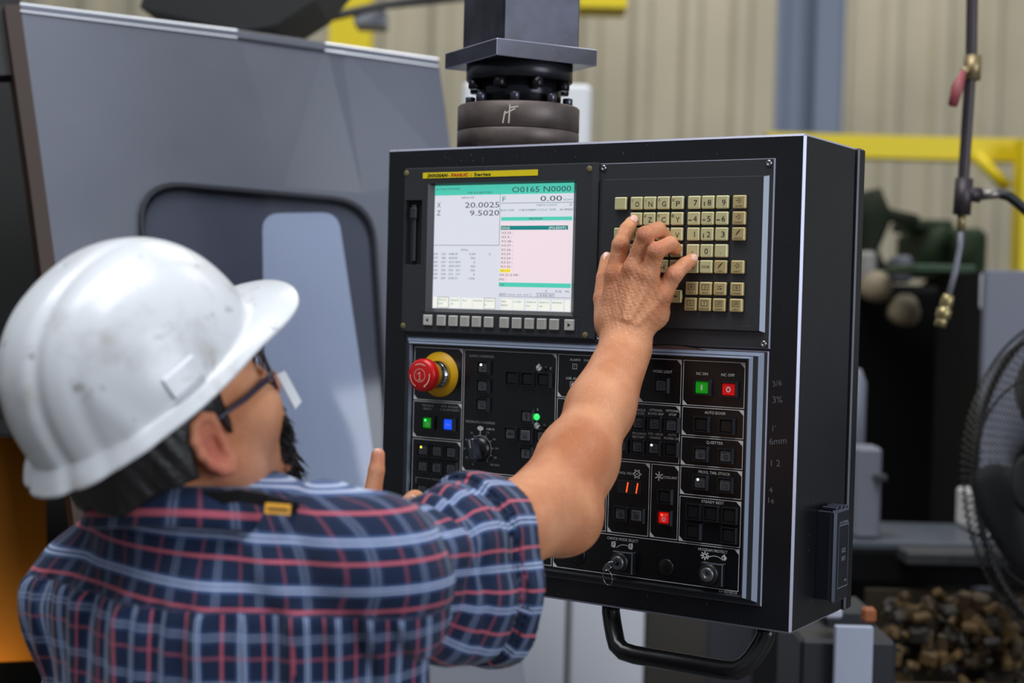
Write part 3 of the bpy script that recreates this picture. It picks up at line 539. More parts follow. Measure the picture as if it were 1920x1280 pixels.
for (uu, vv, t, s2, tan, ic) in KEYS:
    mb = MB(); hw = 8.0; hh = 7.7
    mb.cbox(W(uu - hw - .4, 11, vv - hh - .4), W(uu + hw + .4, 9, vv + hh + .4), .0003, 2)
    mb.cbox(W(uu - hw, 15.5, vv - hh), W(uu + hw, 10, vv + hh), .0011, 0, 3)
    y = 15.7
    if tan:
        if ic: icon(mb, ic, uu, vv + .6, y, 1)
        if s2: mb.txt(s2, uu, vv - 5, 1.9, min(11, 1.7 * len(s2)), y, 1)
        if t == 'ar': mb.line([(uu - 2.5, vv), (uu + 1, vv)], 1.1, y, 1); mb.pol([(uu + .5, vv - 1.4), (uu + 3, vv), (uu + .5, vv + 1.4)], y, 1)
        if t == 'ar2': mb.line([(uu, vv - 2.5), (uu, vv + 1)], 1.1, y, 1); mb.pol([(uu - 1.4, vv + .5), (uu + 1.4, vv + .5), (uu, vv + 3)], y, 1)
        if t == 'ar3': mb.line([(uu, vv - 1), (uu, vv + 2.5)], 1.1, y, 1); mb.pol([(uu - 1.4, vv - .5), (uu, vv - 3), (uu + 1.4, vv - .5)], y, 1)
    elif t == 'EOB': mb.txt(t, uu, vv, 3.2, 9.5, y, 1)
    elif t.strip():
        dig = t in '0123456789' or t in '-./'
        mb.txt(t, uu + (2.4 if dig else 1.6) * (0 if t in '-0.' else 1), vv - (.3 if dig else 1.1), 7 if t in '0123456789' else (6.6 if not dig else 6), 4.6 if t in '0234567890' else (None if dig else 5.4), y, 1)
        if s2 in ('up', 'dn'): mb.line([(uu - 4, vv - 4), (uu - 4, vv)], 1.0, y, 1); mb.pol([(uu - 5, vv - 1 if s2 == 'up' else vv - 3), (uu - 3, vv - 1 if s2 == 'up' else vv - 3), (uu - 4, vv + 1 if s2 == 'up' else vv - 5)], y, 1)
        elif s2 in ('lf', 'rt'): mb.line([(uu - 6, vv - 2), (uu - 2.4, vv - 2)], 1.1, y, 1)
        elif s2 == 'w': mb.txt('w', uu - 4, vv - 1.2, 4.2, None, y, 1)
        elif s2: mb.txt(s2, uu - 5, vv + 3.6, 3, None, y, 1)
    mb.build('key', [M_key2 if tan else M_key, M_keyt, M_dark, S('key_rim_tan', 206, 186, 130, .4) if tan else S('key_rim', 222, 214, 164, .4)], kb, origin=W(uu, 9, vv))
# bent gap under the keyboard plate
mb = MB(); pts = [(u, 325.5 + 4.6 * math.sin(PI * (u - 392) / 92)) for u in np.linspace(392, 484, 14)]
mb.pol([(392, 324.5)] + pts[1:-1] + [(484, 324.5)], 3.3, 0); mb.line(pts, .8, 3.6, 1)
mb.build('bent_plate_gap', [S('gap_reflection', 92, 70, 66, .35), M_dark], pend)  # brown fill paints a skin-toned reflection inside the gap

# ---- operator panel
mb = MB()
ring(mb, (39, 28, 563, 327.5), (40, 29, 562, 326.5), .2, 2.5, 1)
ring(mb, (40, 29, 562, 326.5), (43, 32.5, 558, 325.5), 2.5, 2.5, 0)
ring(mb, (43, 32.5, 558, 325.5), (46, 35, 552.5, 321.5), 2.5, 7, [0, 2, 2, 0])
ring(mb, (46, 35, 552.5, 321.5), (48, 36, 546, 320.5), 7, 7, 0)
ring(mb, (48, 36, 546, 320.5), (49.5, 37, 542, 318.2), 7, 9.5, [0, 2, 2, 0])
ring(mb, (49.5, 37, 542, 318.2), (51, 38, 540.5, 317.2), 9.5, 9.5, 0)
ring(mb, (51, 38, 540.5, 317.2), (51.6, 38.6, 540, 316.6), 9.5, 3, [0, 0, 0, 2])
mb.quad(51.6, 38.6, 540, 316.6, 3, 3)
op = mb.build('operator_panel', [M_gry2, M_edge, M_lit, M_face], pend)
# printed borders and words
mb = MB(); Y = 3.15
def frame(u0, v0, u1, v1, tr=True, bl=True):
    mb.line([(u0, v0), (u1, v0), (u1, v1), (u0, v1)], .75, Y, 0, True); c = 6.5
    if tr: mb.pol([(u1 - c, v1), (u1, v1 - c), (u1, v1)], Y + .03, 0)
    if bl: mb.pol([(u0, v0), (u0 + c, v0), (u0, v0 + c)], Y + .03, 0)
for b in ((55.5, 243, 133.5, 313), (55.5, 192.5, 133.5, 240.5), (55.5, 43, 133.5, 189.5), (136.5, 153, 277, 312.5), (136.5, 43, 277, 150), (280, 259, 392, 312.5), (395.5, 259, 452, 312.5), (455, 259, 534.5, 312.5),
          (280, 187, 452, 256.5), (455, 223, 534.5, 256.5), (455, 187, 534.5, 220.5), (455, 151.5, 534.5, 184.5), (455, 94.5, 534.5, 148.5), (280, 95, 354, 184), (357, 95, 413, 184), (416, 95, 452.5, 184), (280, 42.5, 534, 92)):
    frame(*b)
T = lambda t, u, v, h=3.1, w=None, mi=0, **k: mb.txt(t, u, v, h, w, Y + .05, mi, **k)
T('RAPID OVERRIDE', 163.5, 305, 3, 38, 1); T('FEEDRATE OVERRIDE', 163.5, 218.5, 3, 46, 1); T('MACHINE', 79, 235.5, 2.8, 18, 1); T('READY', 79, 231, 2.8, 14, 1)
T('EMG. RELEASE', 115, 236, 2.8, 28, 1); T('& ALARM RESET', 115, 231.5, 2.8, 31, 1); T('HANDLE', 97, 137.5, 2.8, 16, 1); T('INCREMENTAL', 160, 143.5, 2.8, 32, 1); T('FEED', 162, 139, 2.8, 10, 1)
for a in ((62, 128, 62, 137.5, 86, 137.5), (130, 128, 130, 137.5, 108, 137.5)): mb.line([(a[0], a[1]), (a[2], a[3]), (a[4], a[5])], .6, Y, 1)
T('C', 269, 294, 3, None); T('X', 251, 240.5, 2.6); T('Z', 270, 220, 2.8)
for (a, b) in ((251, 294), (250, 220)):
    mb.pol([(a + 4 * math.cos(t), b + 4 * math.sin(t)) for t in np.linspace(0, 6, 16)], Y, 0); mb.pol([(a + q * 1.7 + math.cos(t), b + q * 1.4 + math.sin(t)) for q in (1,) for t in np.linspace(0, 6, 9)], Y + .1, 2); mb.pol([(a - 1.7 + math.cos(t), b - 1.4 + math.sin(t)) for t in np.linspace(0, 6, 9)], Y + .1, 2)
    mb.pol([(a - 1.2, b + 3.5), (a + 1.2, b + 3.5), (a, b + 6)], Y, 0); mb.pol([(a + 3.6, b + 1.2), (a + 3.6, b - 1.2), (a + 5.6, b)], Y, 0)
T('ALARM', 304, 306.5, 3, 15); T('LUB. ALARM', 304, 283, 3, 24); T('CHUCK', 324, 306.5, 3, 14); T('?', 304, 298, 3.6); T('?', 308, 275.5, 3.6); mb.line([(301, 295), (307, 295), (307, 301), (301, 301)], .5, Y, 0, True)
mb.line([(298, 272.5), (311.5, 272.5), (311.5, 278.5), (298, 278.5)], .5, Y, 0, True); mb.line([(304.7, 272.5), (304.7, 278.5)], .5, Y, 0); mb.pol([(299.5, 274), (303.5, 274), (303.5, 276), (301.5, 277.6), (299.5, 276)], Y, 0)
mb.quad(299, 291.4, 309, 293, Y, 2); mb.quad(299, 268, 309, 269.6, Y, 2); T('SPINDLE', 300, 249, 3, 19)
T('WORK LIGHT', 427, 297.5, 3.6, 26); T('NC ON', 479.5, 297.5, 3.5, 15); T('NC OFF', 513, 297.5, 3.5, 17); T('AUTO DOOR', 498, 251.5, 3.4, 27); T('Q-SETTER', 498.5, 216, 3.4, 21.5)
T('PROG. TAIL STOCK', 499, 180, 3.4, 41); T('STEADY REST', 498, 145, 3.4, 29); T('PROGRAM PROTECT', 500, 87.3, 3.4, 38); T('CHUCK MODE SELECT', 378.5, 87.5, 3.4, 43); T('SERIAL L61821031A'[7:], 521.5, 40.4, 2.6, 23)
T('SINGLE', 397, 249, 3, 16); T('BLOCK', 397, 244.8, 3, 14); T('OPTIONAL', 419.5, 250, 3, 18); T('BLOCK SKIP', 419.5, 245.6, 3, 21); T('OPTIONAL', 442, 250.5, 3, 18.5); T('STOP', 442, 246, 3, 10)
T('PROGRAM', 397.5, 220, 3, 18.5); T('RESTART', 397, 215.7, 3, 16.5); T('SPD. GEAR', 419.8, 221, 3, 20); T('CHANGE', 419.5, 216.5, 3, 15); T('AUTO', 442.5, 221.5, 3, 11); T('POWER OFF', 442, 217, 3, 21)
T('TOOL NO.', 379, 170, 3, 21); T('COOLANT', 441, 169.5, 3.2, 19.5)
for k in range(6): mb.pol([(396 + r_ * math.cos(k * PI / 3 + a), 170 + r_ * math.sin(k * PI / 3 + a)) for r_, a in ((4.2, -.3), (6, -.18), (6, .18), (4.2, .3))], Y, 0); mb.line([(396 + 4 * math.cos(k * PI / 3), 170 + 4 * math.sin(k * PI / 3)), (396 + 4 * math.cos((k + 1) * PI / 3), 170 + 4 * math.sin((k + 1) * PI / 3))], 1.5, Y, 0)
mb.pol([(396 + 1 * math.cos(t), 170 + 1 * math.sin(t)) for t in np.linspace(0, 6, 9)], Y, 0)
for k in range(6): mb.line([(426 + 1.5 * math.cos(k * PI / 3 + .5), 170 + 1.5 * math.sin(k * PI / 3 + .5)), (426 + 5 * math.cos(k * PI / 3 + .5), 170 + 5 * math.sin(k * PI / 3 + .5))], 1.3, Y, 0)
for (cu, cv) in ((381, 76), (503, 76)): mb.line([(cu + 14 * math.cos(a), cv - 8 + 13 * math.sin(a)) for a in np.linspace(.75, 2.4, 12)], .7, Y, 0)
for k in range(8): mb.line([(490, 80), (490 + 5 * math.cos(k * PI / 4), 80 + 4.4 * math.sin(k * PI / 4))], 1.6, Y, 0)
mb.pol([(511, 80), (516, 76.5), (518.5, 80), (515, 84.5)], Y, 0); mb.pol([(512, 80), (515, 79), (515, 81.5)], Y + .1, 2)
for a in (366, 390): mb.pol([(a - 3, 77), (a + 2, 76), (a + 3, 80), (a + 2.6, 84), (a - 3, 83)], Y, 0); mb.line([(a - 1, 78), (a - 1, 82), (a + 1, 82)], .7, Y + .1, 2); mb.line([(a - 1, 80), (a + 1, 80)], .6, Y + .1, 2)
# dial markings
ku, kv = 165, 184
mb.line([(ku + 17 * math.cos(a), kv + 17 * math.sin(a)) for a in np.linspace(2.45, -.95, 26)], .9, Y, 1); mb.line([(ku + 17 * math.cos(a), kv + 17 * math.sin(a)) for a in np.linspace(3.2, 3.8, 6)], .7, Y, 1)
for i, t in enumerate(('0', '20', '40', '60', '80', '', '120', '140', '160', '180', '200 100 %')):
    a = 4.25 - i * .52; mb.line([(ku + 17 * math.cos(a), kv + 17 * math.sin(a)), (ku + 20 * math.cos(a), kv + 20 * math.sin(a))], .8, Y, 1)
    if t: T(t, ku + 25.5 * math.cos(a) + (8 if len(t) > 4 else 0), kv + 24 * math.sin(a), 2.5, None, 1)
T('100 %', ku + 15, kv + 26.5, 2.8, 12, 0); mb.pol([(ku - 1 + 4.8 * math.cos(t), kv + 26.5 + 3 * math.sin(t)) for t in np.linspace(0, 6, 16)], Y, 0); mb.line([(ku - 1, kv + 18), (ku - 1, kv + 25)], 1, Y, 0)
mb.build('printed_legend', [M_ink, M_dim, M_dark], op)
# push buttons
def button(uu, vv, cap=M_cap, sym=None, led=None, off=0, hw=10, hh=9.6, lit=None):
    mb = MB(); cw, ch = hw - 3, hh - 2.8
    def rr(o, i, yo, yi, mi):
        A = [(-o[0], -o[1]), (o[0], -o[1]), (o[0], o[1]), (-o[0], o[1])]; B = [(-i[0], -i[1]), (i[0], -i[1]), (i[0], i[1]), (-i[0], i[1])]
        mb.add([W(uu + a, yo, vv + b) for a, b in A] + [W(uu + a, yi, vv + b) for a, b in B], [(k, (k + 1) % 4, 4 + (k + 1) % 4, 4 + k) for k in range(4)], mi)
    rr((hw, hh), (hw - .8, hh - .8), 3, 9, [0, 2, 0, 0]); rr((hw - .8, hh - .8), (cw + .6, ch + .6), 9, 9, [0, 0, 0, 0]); rr((cw + .6, ch + .6), (cw, ch), 9, 5, [0, 0, 0, 0])  # right wall painted lighter, as if catching the light
    mb.cbox(W(uu - cw + .2, 7.4 + off, vv - ch + .2), W(uu + cw - .2, 4, vv + ch - .2), .0007, 1); y = 7.6 + off
    if led is not None: mb.pol([(uu - 2.6 + 1.5 * math.cos(t), vv + 3.4 + 1.5 * math.sin(t)) for t in np.linspace(0, 5.8, 12)], y, 4)
    if sym == 'dot': mb.pol([(uu - 2.4 + 1.5 * math.cos(t), vv + 4 + .9 * math.sin(t)) for t in np.linspace(0, 5.8, 9)], y, 3); mb.line([(uu - 2, vv - 3.5), (uu + 2.5, vv - 3.5), (uu + 4, vv - 1), (uu + 2.5, vv + 1), (uu - 2, vv + 1)], .8, y, 3, True); mb.txt('/', uu, vv - 1.3, 3, None, y, 3)
    if sym == 'tag': mb.txt('ON', uu - 1, vv + 4, 1.6, None, y, 3); mb.line([(uu - 3, vv - 4), (uu + 3.5, vv - 4), (uu + 3.5, vv + .8), (uu - 3, vv + .8)], .7, y, 3, True); mb.line([(uu - 1, vv - 1.5), (uu + 1.5, vv - 1.5), (uu + 1.5, vv - 3)], .7, y, 3)
    if sym == 'wave': mb.line([(uu - 4, vv + 2), (uu + 3, vv + 2)], .6, y, 3); mb.line([(uu - 2, vv - 1), (uu - .5, vv - 3), (uu + 1, vv - .6), (uu + 3, vv - 3.4)], .9, y, 3)
    if sym == 'gear': mb.line([(uu + .6 + 2.6 * math.cos(a), vv - 1 + 2.6 * math.sin(a)) for a in np.linspace(0, 2 * PI, 13)], 1.1, y, 3); mb.line([(uu - 4, vv + 4), (uu, vv + 4)], .8, y, 3); mb.pol([(uu + .6 + math.cos(a), vv - 1 + math.sin(a)) for a in np.linspace(0, 5.5, 8)], y, 3)
    if sym == 'lamp': mb.line([(uu + 2.6 * math.cos(a), vv - .6 + 2.6 * math.sin(a)) for a in np.linspace(2, 7.4, 13)], .8, y, 3); mb.line([(uu - 1.6, vv + 1.6), (uu - 1.6, vv + 3.4), (uu + 1.6, vv + 3.4), (uu + 1.6, vv + 1.6)], .8, y, 3)
    if sym in ('up', 'dn', 'lf', 'rt'):
        dx, dy = {'up': (0, 1), 'dn': (0, -1), 'lf': (-1, 0), 'rt': (1, 0)}[sym]
        mb.line([(uu - dx * 3.4, vv - dy * 3.4), (uu + dx, vv + dy)], 2.0, y, 3); mb.pol([(uu + dx * 3.8, vv + dy * 3.8), (uu - dy * 2.2 + dx * .3, vv + dx * 2.2 + dy * .3), (uu + dy * 2.2 + dx * .3, vv - dx * 2.2 + dy * .3)][::1], y, 3)
    if sym == 'I': mb.quad(uu - 1, vv - 3.2, uu + 1, vv + 3.2, y, 5)
    if sym == 'O': mb.line([(uu + 2.4 * math.cos(a), vv + 2.8 * math.sin(a)) for a in np.linspace(0, 2 * PI, 15)], 1.3, y, 5)
    if sym == 'pw': mb.line([(uu + 1.2 + 2.4 * math.cos(a), vv - 1.4 + 2.8 * math.sin(a)) for a in np.linspace(2.1, 7.3, 12)], .7, y, 5); mb.line([(uu + 1.2, vv - 1), (uu + 1.2, vv + 2)], .8, y, 5)
    if sym == 'oo': mb.txt('-OO-', uu, vv, 2.6, 9, y, 5)
    if sym == 'off': mb.txt('OFF', uu + 2, vv + 3.8, 2.4, 6, y, 5); mb.line([(uu + .3 + 2.8 * math.cos(a), vv - 1.6 + 3 * math.sin(a)) for a in np.linspace(0, 2 * PI, 13)], .6, y, 5); mb.line([(uu - 2, vv - .4), (uu + 2.4, vv - .4), (uu + .2, vv - 4)], .7, y, 5, True)
    o = mb.build('push_button', [M_btn, cap, S('button_side_lit', 58, 58, 66, .3), S('button_ink', 22, 22, 26, .6), led or M_dark, M_ink], op, origin=W(uu, 3, vv))
    if lit: o['label'] = lit
    return o
L_w = E('led_white', 240, 250, 240, 3); L_y = E('led_yellow', 240, 225, 60, 2.5); L_g = E('led_green', 60, 255, 110, 2.6); L_r = E('led_red', 255, 70, 30, 3)
C_green = mat('lit_green', srgb(10, 120, 14), .3, emit=srgb(10, 135, 14), es=.75); C_blue = mat('lit_blue', srgb(20, 70, 225), .3, emit=srgb(20, 80, 235), es=.9); C_red = mat('lit_red', srgb(200, 8, 8), .3, emit=srgb(200, 8, 8), es=.8)
C_green2 = mat('cap_green', srgb(10, 130, 20), .35, emit=srgb(10, 140, 20), es=.45)
C_red2 = mat('cap_red', srgb(185, 8, 12), .35, emit=srgb(185, 8, 12), es=.4)
button(81, 212.5, C_green, 'pw', L_g, lit='green lit button with a power sign'); button(115, 212.5, C_blue, 'oo', lit='blue lit button')
for i, (a, b) in enumerate(((75, 176), (98, 176), (121, 176), (75, 154), (98, 154), (121, 154), (75, 122), (98, 122), (121, 122), (75, 92), (98, 92), (121, 92), (75, 64), (98, 64), (121, 64))):
    button(a, b, M_cap, ('tag', 'tag', 'wave', 'tag', 'gear', 'tag')[i % 6], L_y if i == 0 else None)
for i, b in enumerate((290.5, 266.5, 242)): button(168, b, M_cap, 'wave', L_w if i == 0 else None)
for a in (213, 237, 261): button(a, 279, M_btn, hw=10.4, hh=10)
for a, b, s_ in ((237, 231, 'up'), (213, 207, 'lf'), (261, 207, 'rt'), (237, 183, 'dn')): button(a, b, M_cap, s_)
button(237, 206.5, M_cap, 'wave', off=3)
for a in (155, 178, 201, 224, 247): button(a, 122, M_cap, 'wave'); button(a, 80, M_cap, 'tag')
button(427, 280.5, M_cap, 'lamp', lit='work light button'); button(481.5, 281, C_green2, 'I', hw=11.5, hh=10, lit='green button marked with a bar'); button(516, 280.5, C_red2, 'O', hw=11.5, hh=10, lit='red button marked with a ring')
for i, a in enumerate((305, 328, 351, 374)): button(a, 234, M_cap, 'dot'); button(a, 204, M_cap, 'tag')
for a in (397.5, 419.5, 442.5): button(a, 233.5, M_cap, 'dot', hw=9.8, hh=9.6)
button(397.5, 204, M_cap, 'dot', hw=9.8, hh=9.6); button(419.5, 204, M_cap, 'wave', L_w, hw=9.8, hh=9.6); button(442.5, 204, M_btn, hw=9.8, hh=9.6)
for a in (482, 514.5): button(a, 237, M_btn, hw=10.4, hh=10); button(a, 201.5, M_cap, 'gear')
button(482.5, 167.5, M_cap, 'tag', L_w); button(515, 167, M_cap, 'tag')
for a, b in ((475, 131.5), (498, 131.5), (521.5, 131.5), (475, 108), (521.5, 108)): button(a, b, M_btn, hw=10.4, hh=10.4)
button(376.5, 119.5, M_cap, 'gear'); button(399, 119.5, M_cap, 'gear', off=2); button(436, 146, M_dark); button(436, 120.5, C_red, 'off', L_r, lit='red lit coolant off button')
for a in (300, 325): button(a, 119.5, M_cap, 'gear')
# digit window
mb = MB(); mb.cbox(W(369, 4.2, 144), W(402, 3, 161), .0004, 0)
for a in (383.5, 397): mb.line([(a - .8, 147.2), (a + .8, 158)], 1.7, 4.4, 1)
o = mb.build('digit_window', [M_dark, E('led_segments', 255, 60, 20, 3)], op); o['label'] = 'red glowing number 11'
mb = MB(); mb.lathe([(.0042, 0), (.0042, .001), (.003, .003), (.0005, .0042)], W(250, 3, 231), (0, -1, 0), 18, 0); mb.build('indicator_lamp', E('lamp_green', 50, 240, 100, 1.5), op)
mb = MB(); mb.lathe([(.003, 0), (.003, .001), (.0005, .0026)], W(262, 3, 294), (0, -1, 0), 14, 0); mb.build('indicator_lamp', M_dark, op)
mb = MB(); mb.lathe([(.003, 0), (.003, .001), (.0005, .0026)], W(262, 3, 220), (0, -1, 0), 14, 0); mb.build('indicator_lamp', M_dark, op)
mb = MB(); mb.lathe([(.003, 0), (.003, .001), (.0005, .0026)], W(325, 3, 296), (0, -1, 0), 14, 0); mb.build('indicator_lamp', E('lamp_green2', 60, 220, 60, 1.2), op)
for a, b in ((316, 60), (439, 60)): mb = MB(); mb.lathe([(.0105, 0), (.0105, .0012), (.009, .002), (.0001, .0021)], W(a, 3, b), (0, -1, 0), 28, 0); mb.build('blank_plug', S('plug_black', 12, 12, 13, .35), op)
# emergency stop
mb = MB(); mb.lathe([(.030, 0), (.030, .0012), (.012, .0014)], W(97, 3, 278), (0, -1, 0), 56, 0)
es = mb.build('emergency_stop', S('stop_yellow', 228, 172, 10, .45), pend); es['label'] = 'emergency stop with yellow ring and red mushroom head'
mb = MB(); mb.lathe([(.0185, 0), (.0185, .006), (.0165, .008), (.0150, .012), (.0150, .022), (.0168, .026), (.0168, .030)], W(97, 4.4, 278), (0, -1, 0), 40, 0); o = mb.build('collar', S('chrome', 190, 190, 196, .12, metal=1.0), es)
mb = MB(); mb.lathe([(.0150, 0), (.0205, .001), (.0218, .003), (.0218, .010), (.0208, .0135), (.018, .0152), (.010, .0162), (.0001, .0165)], W(97, 32, 278), (0, -1, 0), 48, 0)
def curved(mb, r, a0, a1, wd, y, mi): mb.line([(97 + r * math.cos(a), 278 + r * math.sin(a)) for a in np.linspace(a0, a1, 12)], wd, y, mi)
curved(mb, 15.5, .2, -1.05, 1.5, 48.3, 1); curved(mb, 15.5, 3.1, 4.3, 1.1, 48.3, 1); curved(mb, 8.8, 0, 2 * PI, .6, 48.7, 1); curved(mb, 15, 1.0, 2.1, 1.3, 48.3, 1)
mb.pol([(97 + 6, 263.2), (97 + 8, 266), (97 + 9.6, 263)], 48.3, 1); mb.line([(97, 272), (97, 282), (94, 280)], 1, 48.7, 1); mb.line([(94, 272), (100, 272)], .8, 48.7, 1)
mb.build('mushroom_cap', [S('stop_red', 200, 18, 20, .28), S('stop_print', 235, 190, 175, .6)], es)
# override knob
mb = MB(); mb.lathe([(.0165, 0), (.0165, .003), (.014, .006), (.0125, .008), (.0001, .0082)], W(ku, 3, kv), (0, -1, 0), 40, 0); kn = mb.build('override_knob', S('knob_black', 16, 16, 18, .3), pend)
mb = MB(); Mk = Matrix.Translation(W(ku - 1, 11, kv)) @ Matrix.Rotation(-.22, 4, 'Y'); mb.cbox((-.0055, -.0135, -.0145), (.0055, .002, .0145), .002, 0, 0, Mk); mb.box((-.0008, -.0139, .002), (.0008, -.0134, .013), 1, Mk)
mb.build('pointer', [S('knob_grip', 40, 44, 54, .22), M_dim], kn)
# key switches
def keyswitch(uu, vv, withkey):
    mb = MB(); mb.cbox(W(uu - 14, 14, vv - 14), W(uu + 14, 3, vv + 13), .001, 0, 1)
    mb.lathe([(.0125, 0), (.0125, .003), (.011, .0045)], W(uu - 3, 14, vv), (0, -1, 0), 32, 0); ks = mb.build('key_switch', [M_btn, S('switch_edge', 62, 64, 78, .3)], pend)
    mb = MB(); mb.lathe([(.0085, 0), (.0085, .004), (.0078, .005), (.003, .005), (.0028, .003)], W(uu - 3, 17, vv), (0, -1, 0), 28, 0); mb.quad(uu - 3.6, vv - 4, uu - 2.4, vv + 4, 22.2, 1); mb.build('lock_barrel', [S('barrel_steel', 128, 128, 134, .35, metal=.9), M_dark], ks)
    if withkey:
        a, b = uu - 3, vv; mb = MB(); q = .0011
        M_ = Matrix.Translation(W(a - .5, 22, b)) @ Matrix.Rotation(.75, 4, 'Y')
        mb.cbox((-.0012, -.012, -.003), (.0012, .003, .003), .0004, 0, 0, M_)
        ov = [(.0085 * math.cos(t) * .62, .0085 * math.sin(t)) for t in np.linspace(0, 2 * PI, 17)]
        mb.tube([M_ @ Vector((x * .35, -.017 + x, z - .002)) for x, z in ov], .0013, 8, 0); mb.cbox((-.0011, -.022, -.008), (.0011, -.012, .0065), .0004, 0, 0, M_)
        kk = mb.build('key', M_steel, ks)
        mb = MB(); cx, cz = a - 6, b - 17; mb.tube([W(cx + 6.4 * math.cos(t), 33 + 2.5 * math.sin(t), cz + 9.5 * math.sin(t)) for t in np.linspace(0, 2 * PI, 33)], .0007, 8, 0); mb.build('key_ring', M_steel, ks)
    return ks
keyswitch(384, 61, True)['label'] = 'key switch with the key and ring in it'; keyswitch(504, 61, False)['label'] = 'key switch without a key'
# bottom handle
mb = MB(); hp = []
A0, A1 = np.array(W(359, -40, 2)), np.array(W(577, -40, 2))
def hh(u, y, v): return W(u, y, v)
path = [hh(347, -30, 4), hh(347, -30, -12), hh(352, -26, -26), hh(359, -20, -40), hh(365, -15, -49), hh(376, -12, -55), hh(392, -12, -57), hh(450, -12, -57), hh(512, -12, -57), hh(528, -12, -55), hh(538, -15, -49), hh(545, -20, -40), hh(552, -26, -26), hh(557, -30, -12), hh(557, -30, 4)]
mb.tube(path, .0115, 20, 0); o = mb.build('handle', S('handle_black', 18, 18, 20, .25), pend); o['label'] = 'black bent grab handle'
# port cover on the right side
mb = MB(); x = .600
mb.cbox((x, .074, Z0 + .030), (x + .017, .116, Z0 + .137), .001, 0, 1); mb.cbox((x + .017, .071, Z0 + .027), (x + .025, .119, Z0 + .139), .003, 0, 1)
def st(t, yy, zz, h, w_):
    g, f = glyphs(t); a, b = g[:, 0].min(), g[:, 0].max(); mb.add([(x + .0253, yy + (p[0] - (a + b) / 2) * w_ / (b - a), zz + p[1] * h / .729) for p in g], f, 2)
st('DATA TERMINAL', .098, Z0 + .121, .0036, .030); st('RS232C', .099, Z0 + .086, .0055, .013); st('INPUT', .099, Z0 + .076, .0055, .012); st('OPEN', .107, Z0 + .05, .003, .008)
for (y0, z0, y1, z1) in ((.081, .119, .115, .1197), (.081, .044, .115, .0447), (.081, .044, .0815, .12), (.115, .044, .1155, .119)):
    mb.add([(x + .0252, y0, Z0 + z0), (x + .0252, y1, Z0 + z0), (x + .0252, y1, Z0 + z1), (x + .0252, y0, Z0 + z1)], [(0, 1, 2, 3)], 2)
for yy in (.078, .094, .108): mb.cbox((x + .004, yy, Z0 + .137), (x + .023, yy + .008, Z0 + .142), .001, 0, 1)
o = mb.build('port_cover', [S('port_black', 22, 25, 33, .3), S('port_edge', 58, 62, 78, .3), S('port_print', 140, 144, 155, .6)], pend); o['label'] = 'hinged black plastic port cover with lettering'

# ================================================================ SUPPORT POST above the pendant
px_, py_ = .1555, .085
post = empty('support_post', (px_, py_, Z0 + .58), 'black square steel post with bolted swivel flange on top of the pendant', 'support arm')
zt = Z0 + .5797
M_drum = S('drum_brown_steel', 98, 86, 82, .42, metal=.25, var=.25, vscale=30, bump=.1, bscale=200); M_pst = S('post_black', 50, 50, 62, .26, metal=.45, var=.7, vscale=14)
rz = math.radians(61); Rz = Matrix.Translation((px_, py_, 0)) @ Matrix.Rotation(rz, 4, 'Z')
mb = MB(); mb.lathe([(.0825, 0), (.0825, .024), (.0815, .0255)], (px_, py_, zt), (0, 0, 1), 72, 0); mb.build('lower_drum', M_drum, post)
mb = MB(); mb.lathe([(.0805, 0), (.0825, .001), (.0825, .032), (.0805, .034)], (px_, py_, zt + .0258), (0, 0, 1), 72, 0); o = mb.build('upper_drum', M_drum, post)
mb = MB()                                                            # chalk numeral on the drum
for seg in ([(0, 0), (1.5, 9), (3, 16)], [(9, 24), (8, 0)], [(1, 12), (8, 15), (16, 19)], [(9, 20), (20, 22)]):
    for k in range(len(seg) - 1):
        (a0, b0), (a1, b1) = seg[k], seg[k + 1]; L = math.hypot(a1 - a0, b1 - b0); nx, nz = -(b1 - b0) / L * .9, (a1 - a0) / L * .9
        q = []
        for (a, b) in ((a0 - nx, b0 - nz), (a1 - nx, b1 - nz), (a1 + nx, b1 + nz), (a0 + nx, b0 + nz)):
            ang = math.radians(-72) + a / 83.; q.append((px_ + .0828 * math.cos(ang), py_ + .0828 * math.sin(ang), zt + .0295 + b / 1000))
        mb.add(q, [(0, 1, 2, 3)])
mb.build('chalk_mark', S('chalk', 200, 188, 178, .9), post)
mb = MB(); mb.lathe([(.057, 0), (.057, .036)], (px_, py_, zt + .0595), (0, 0, 1), 60, 0); mb.build('neck', S('neck_steel', 34, 34, 40, .22, metal=.6), post)
mb = MB(); mb.lathe([(.070, 0), (.072, .0015), (.072, .022)], (px_, py_, zt + .093), (0, 0, 1), 60, 0); mb.build('flange_ring', S('ring_steel', 44, 44, 50, .3, metal=.5), post)
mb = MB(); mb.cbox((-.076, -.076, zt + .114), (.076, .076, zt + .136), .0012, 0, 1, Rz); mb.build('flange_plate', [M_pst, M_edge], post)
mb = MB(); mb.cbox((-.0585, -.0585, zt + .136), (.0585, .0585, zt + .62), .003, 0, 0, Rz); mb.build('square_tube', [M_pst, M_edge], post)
for k in range(8):
    a = k * PI / 4 + .15; c = (px_ + .0645 * math.cos(a), py_ + .0645 * math.sin(a), zt + .093)
    mb = MB(); mb.lathe([(.0082, 0), (.0082, -.011), (.0072, -.0125), (.003, -.0125)], c, (0, 0, 1), 16, 0); mb.build('cap_screw', S('screw_black', 34, 32, 36, .3, metal=.6), post)
for k in range(8):
    a = k * PI / 4 + .48; c = (px_ + .066 * math.cos(a), py_ + .066 * math.sin(a), zt + .0598)
    mb = MB(); mb.lathe([(.0068, 0), (.0068, .012), (.006, .013), (.003, .013)], c, (0, 0, 1), 16, 0); mb.build('cap_screw', S('screw_steel', 84, 84, 96, .25, metal=.8), post)
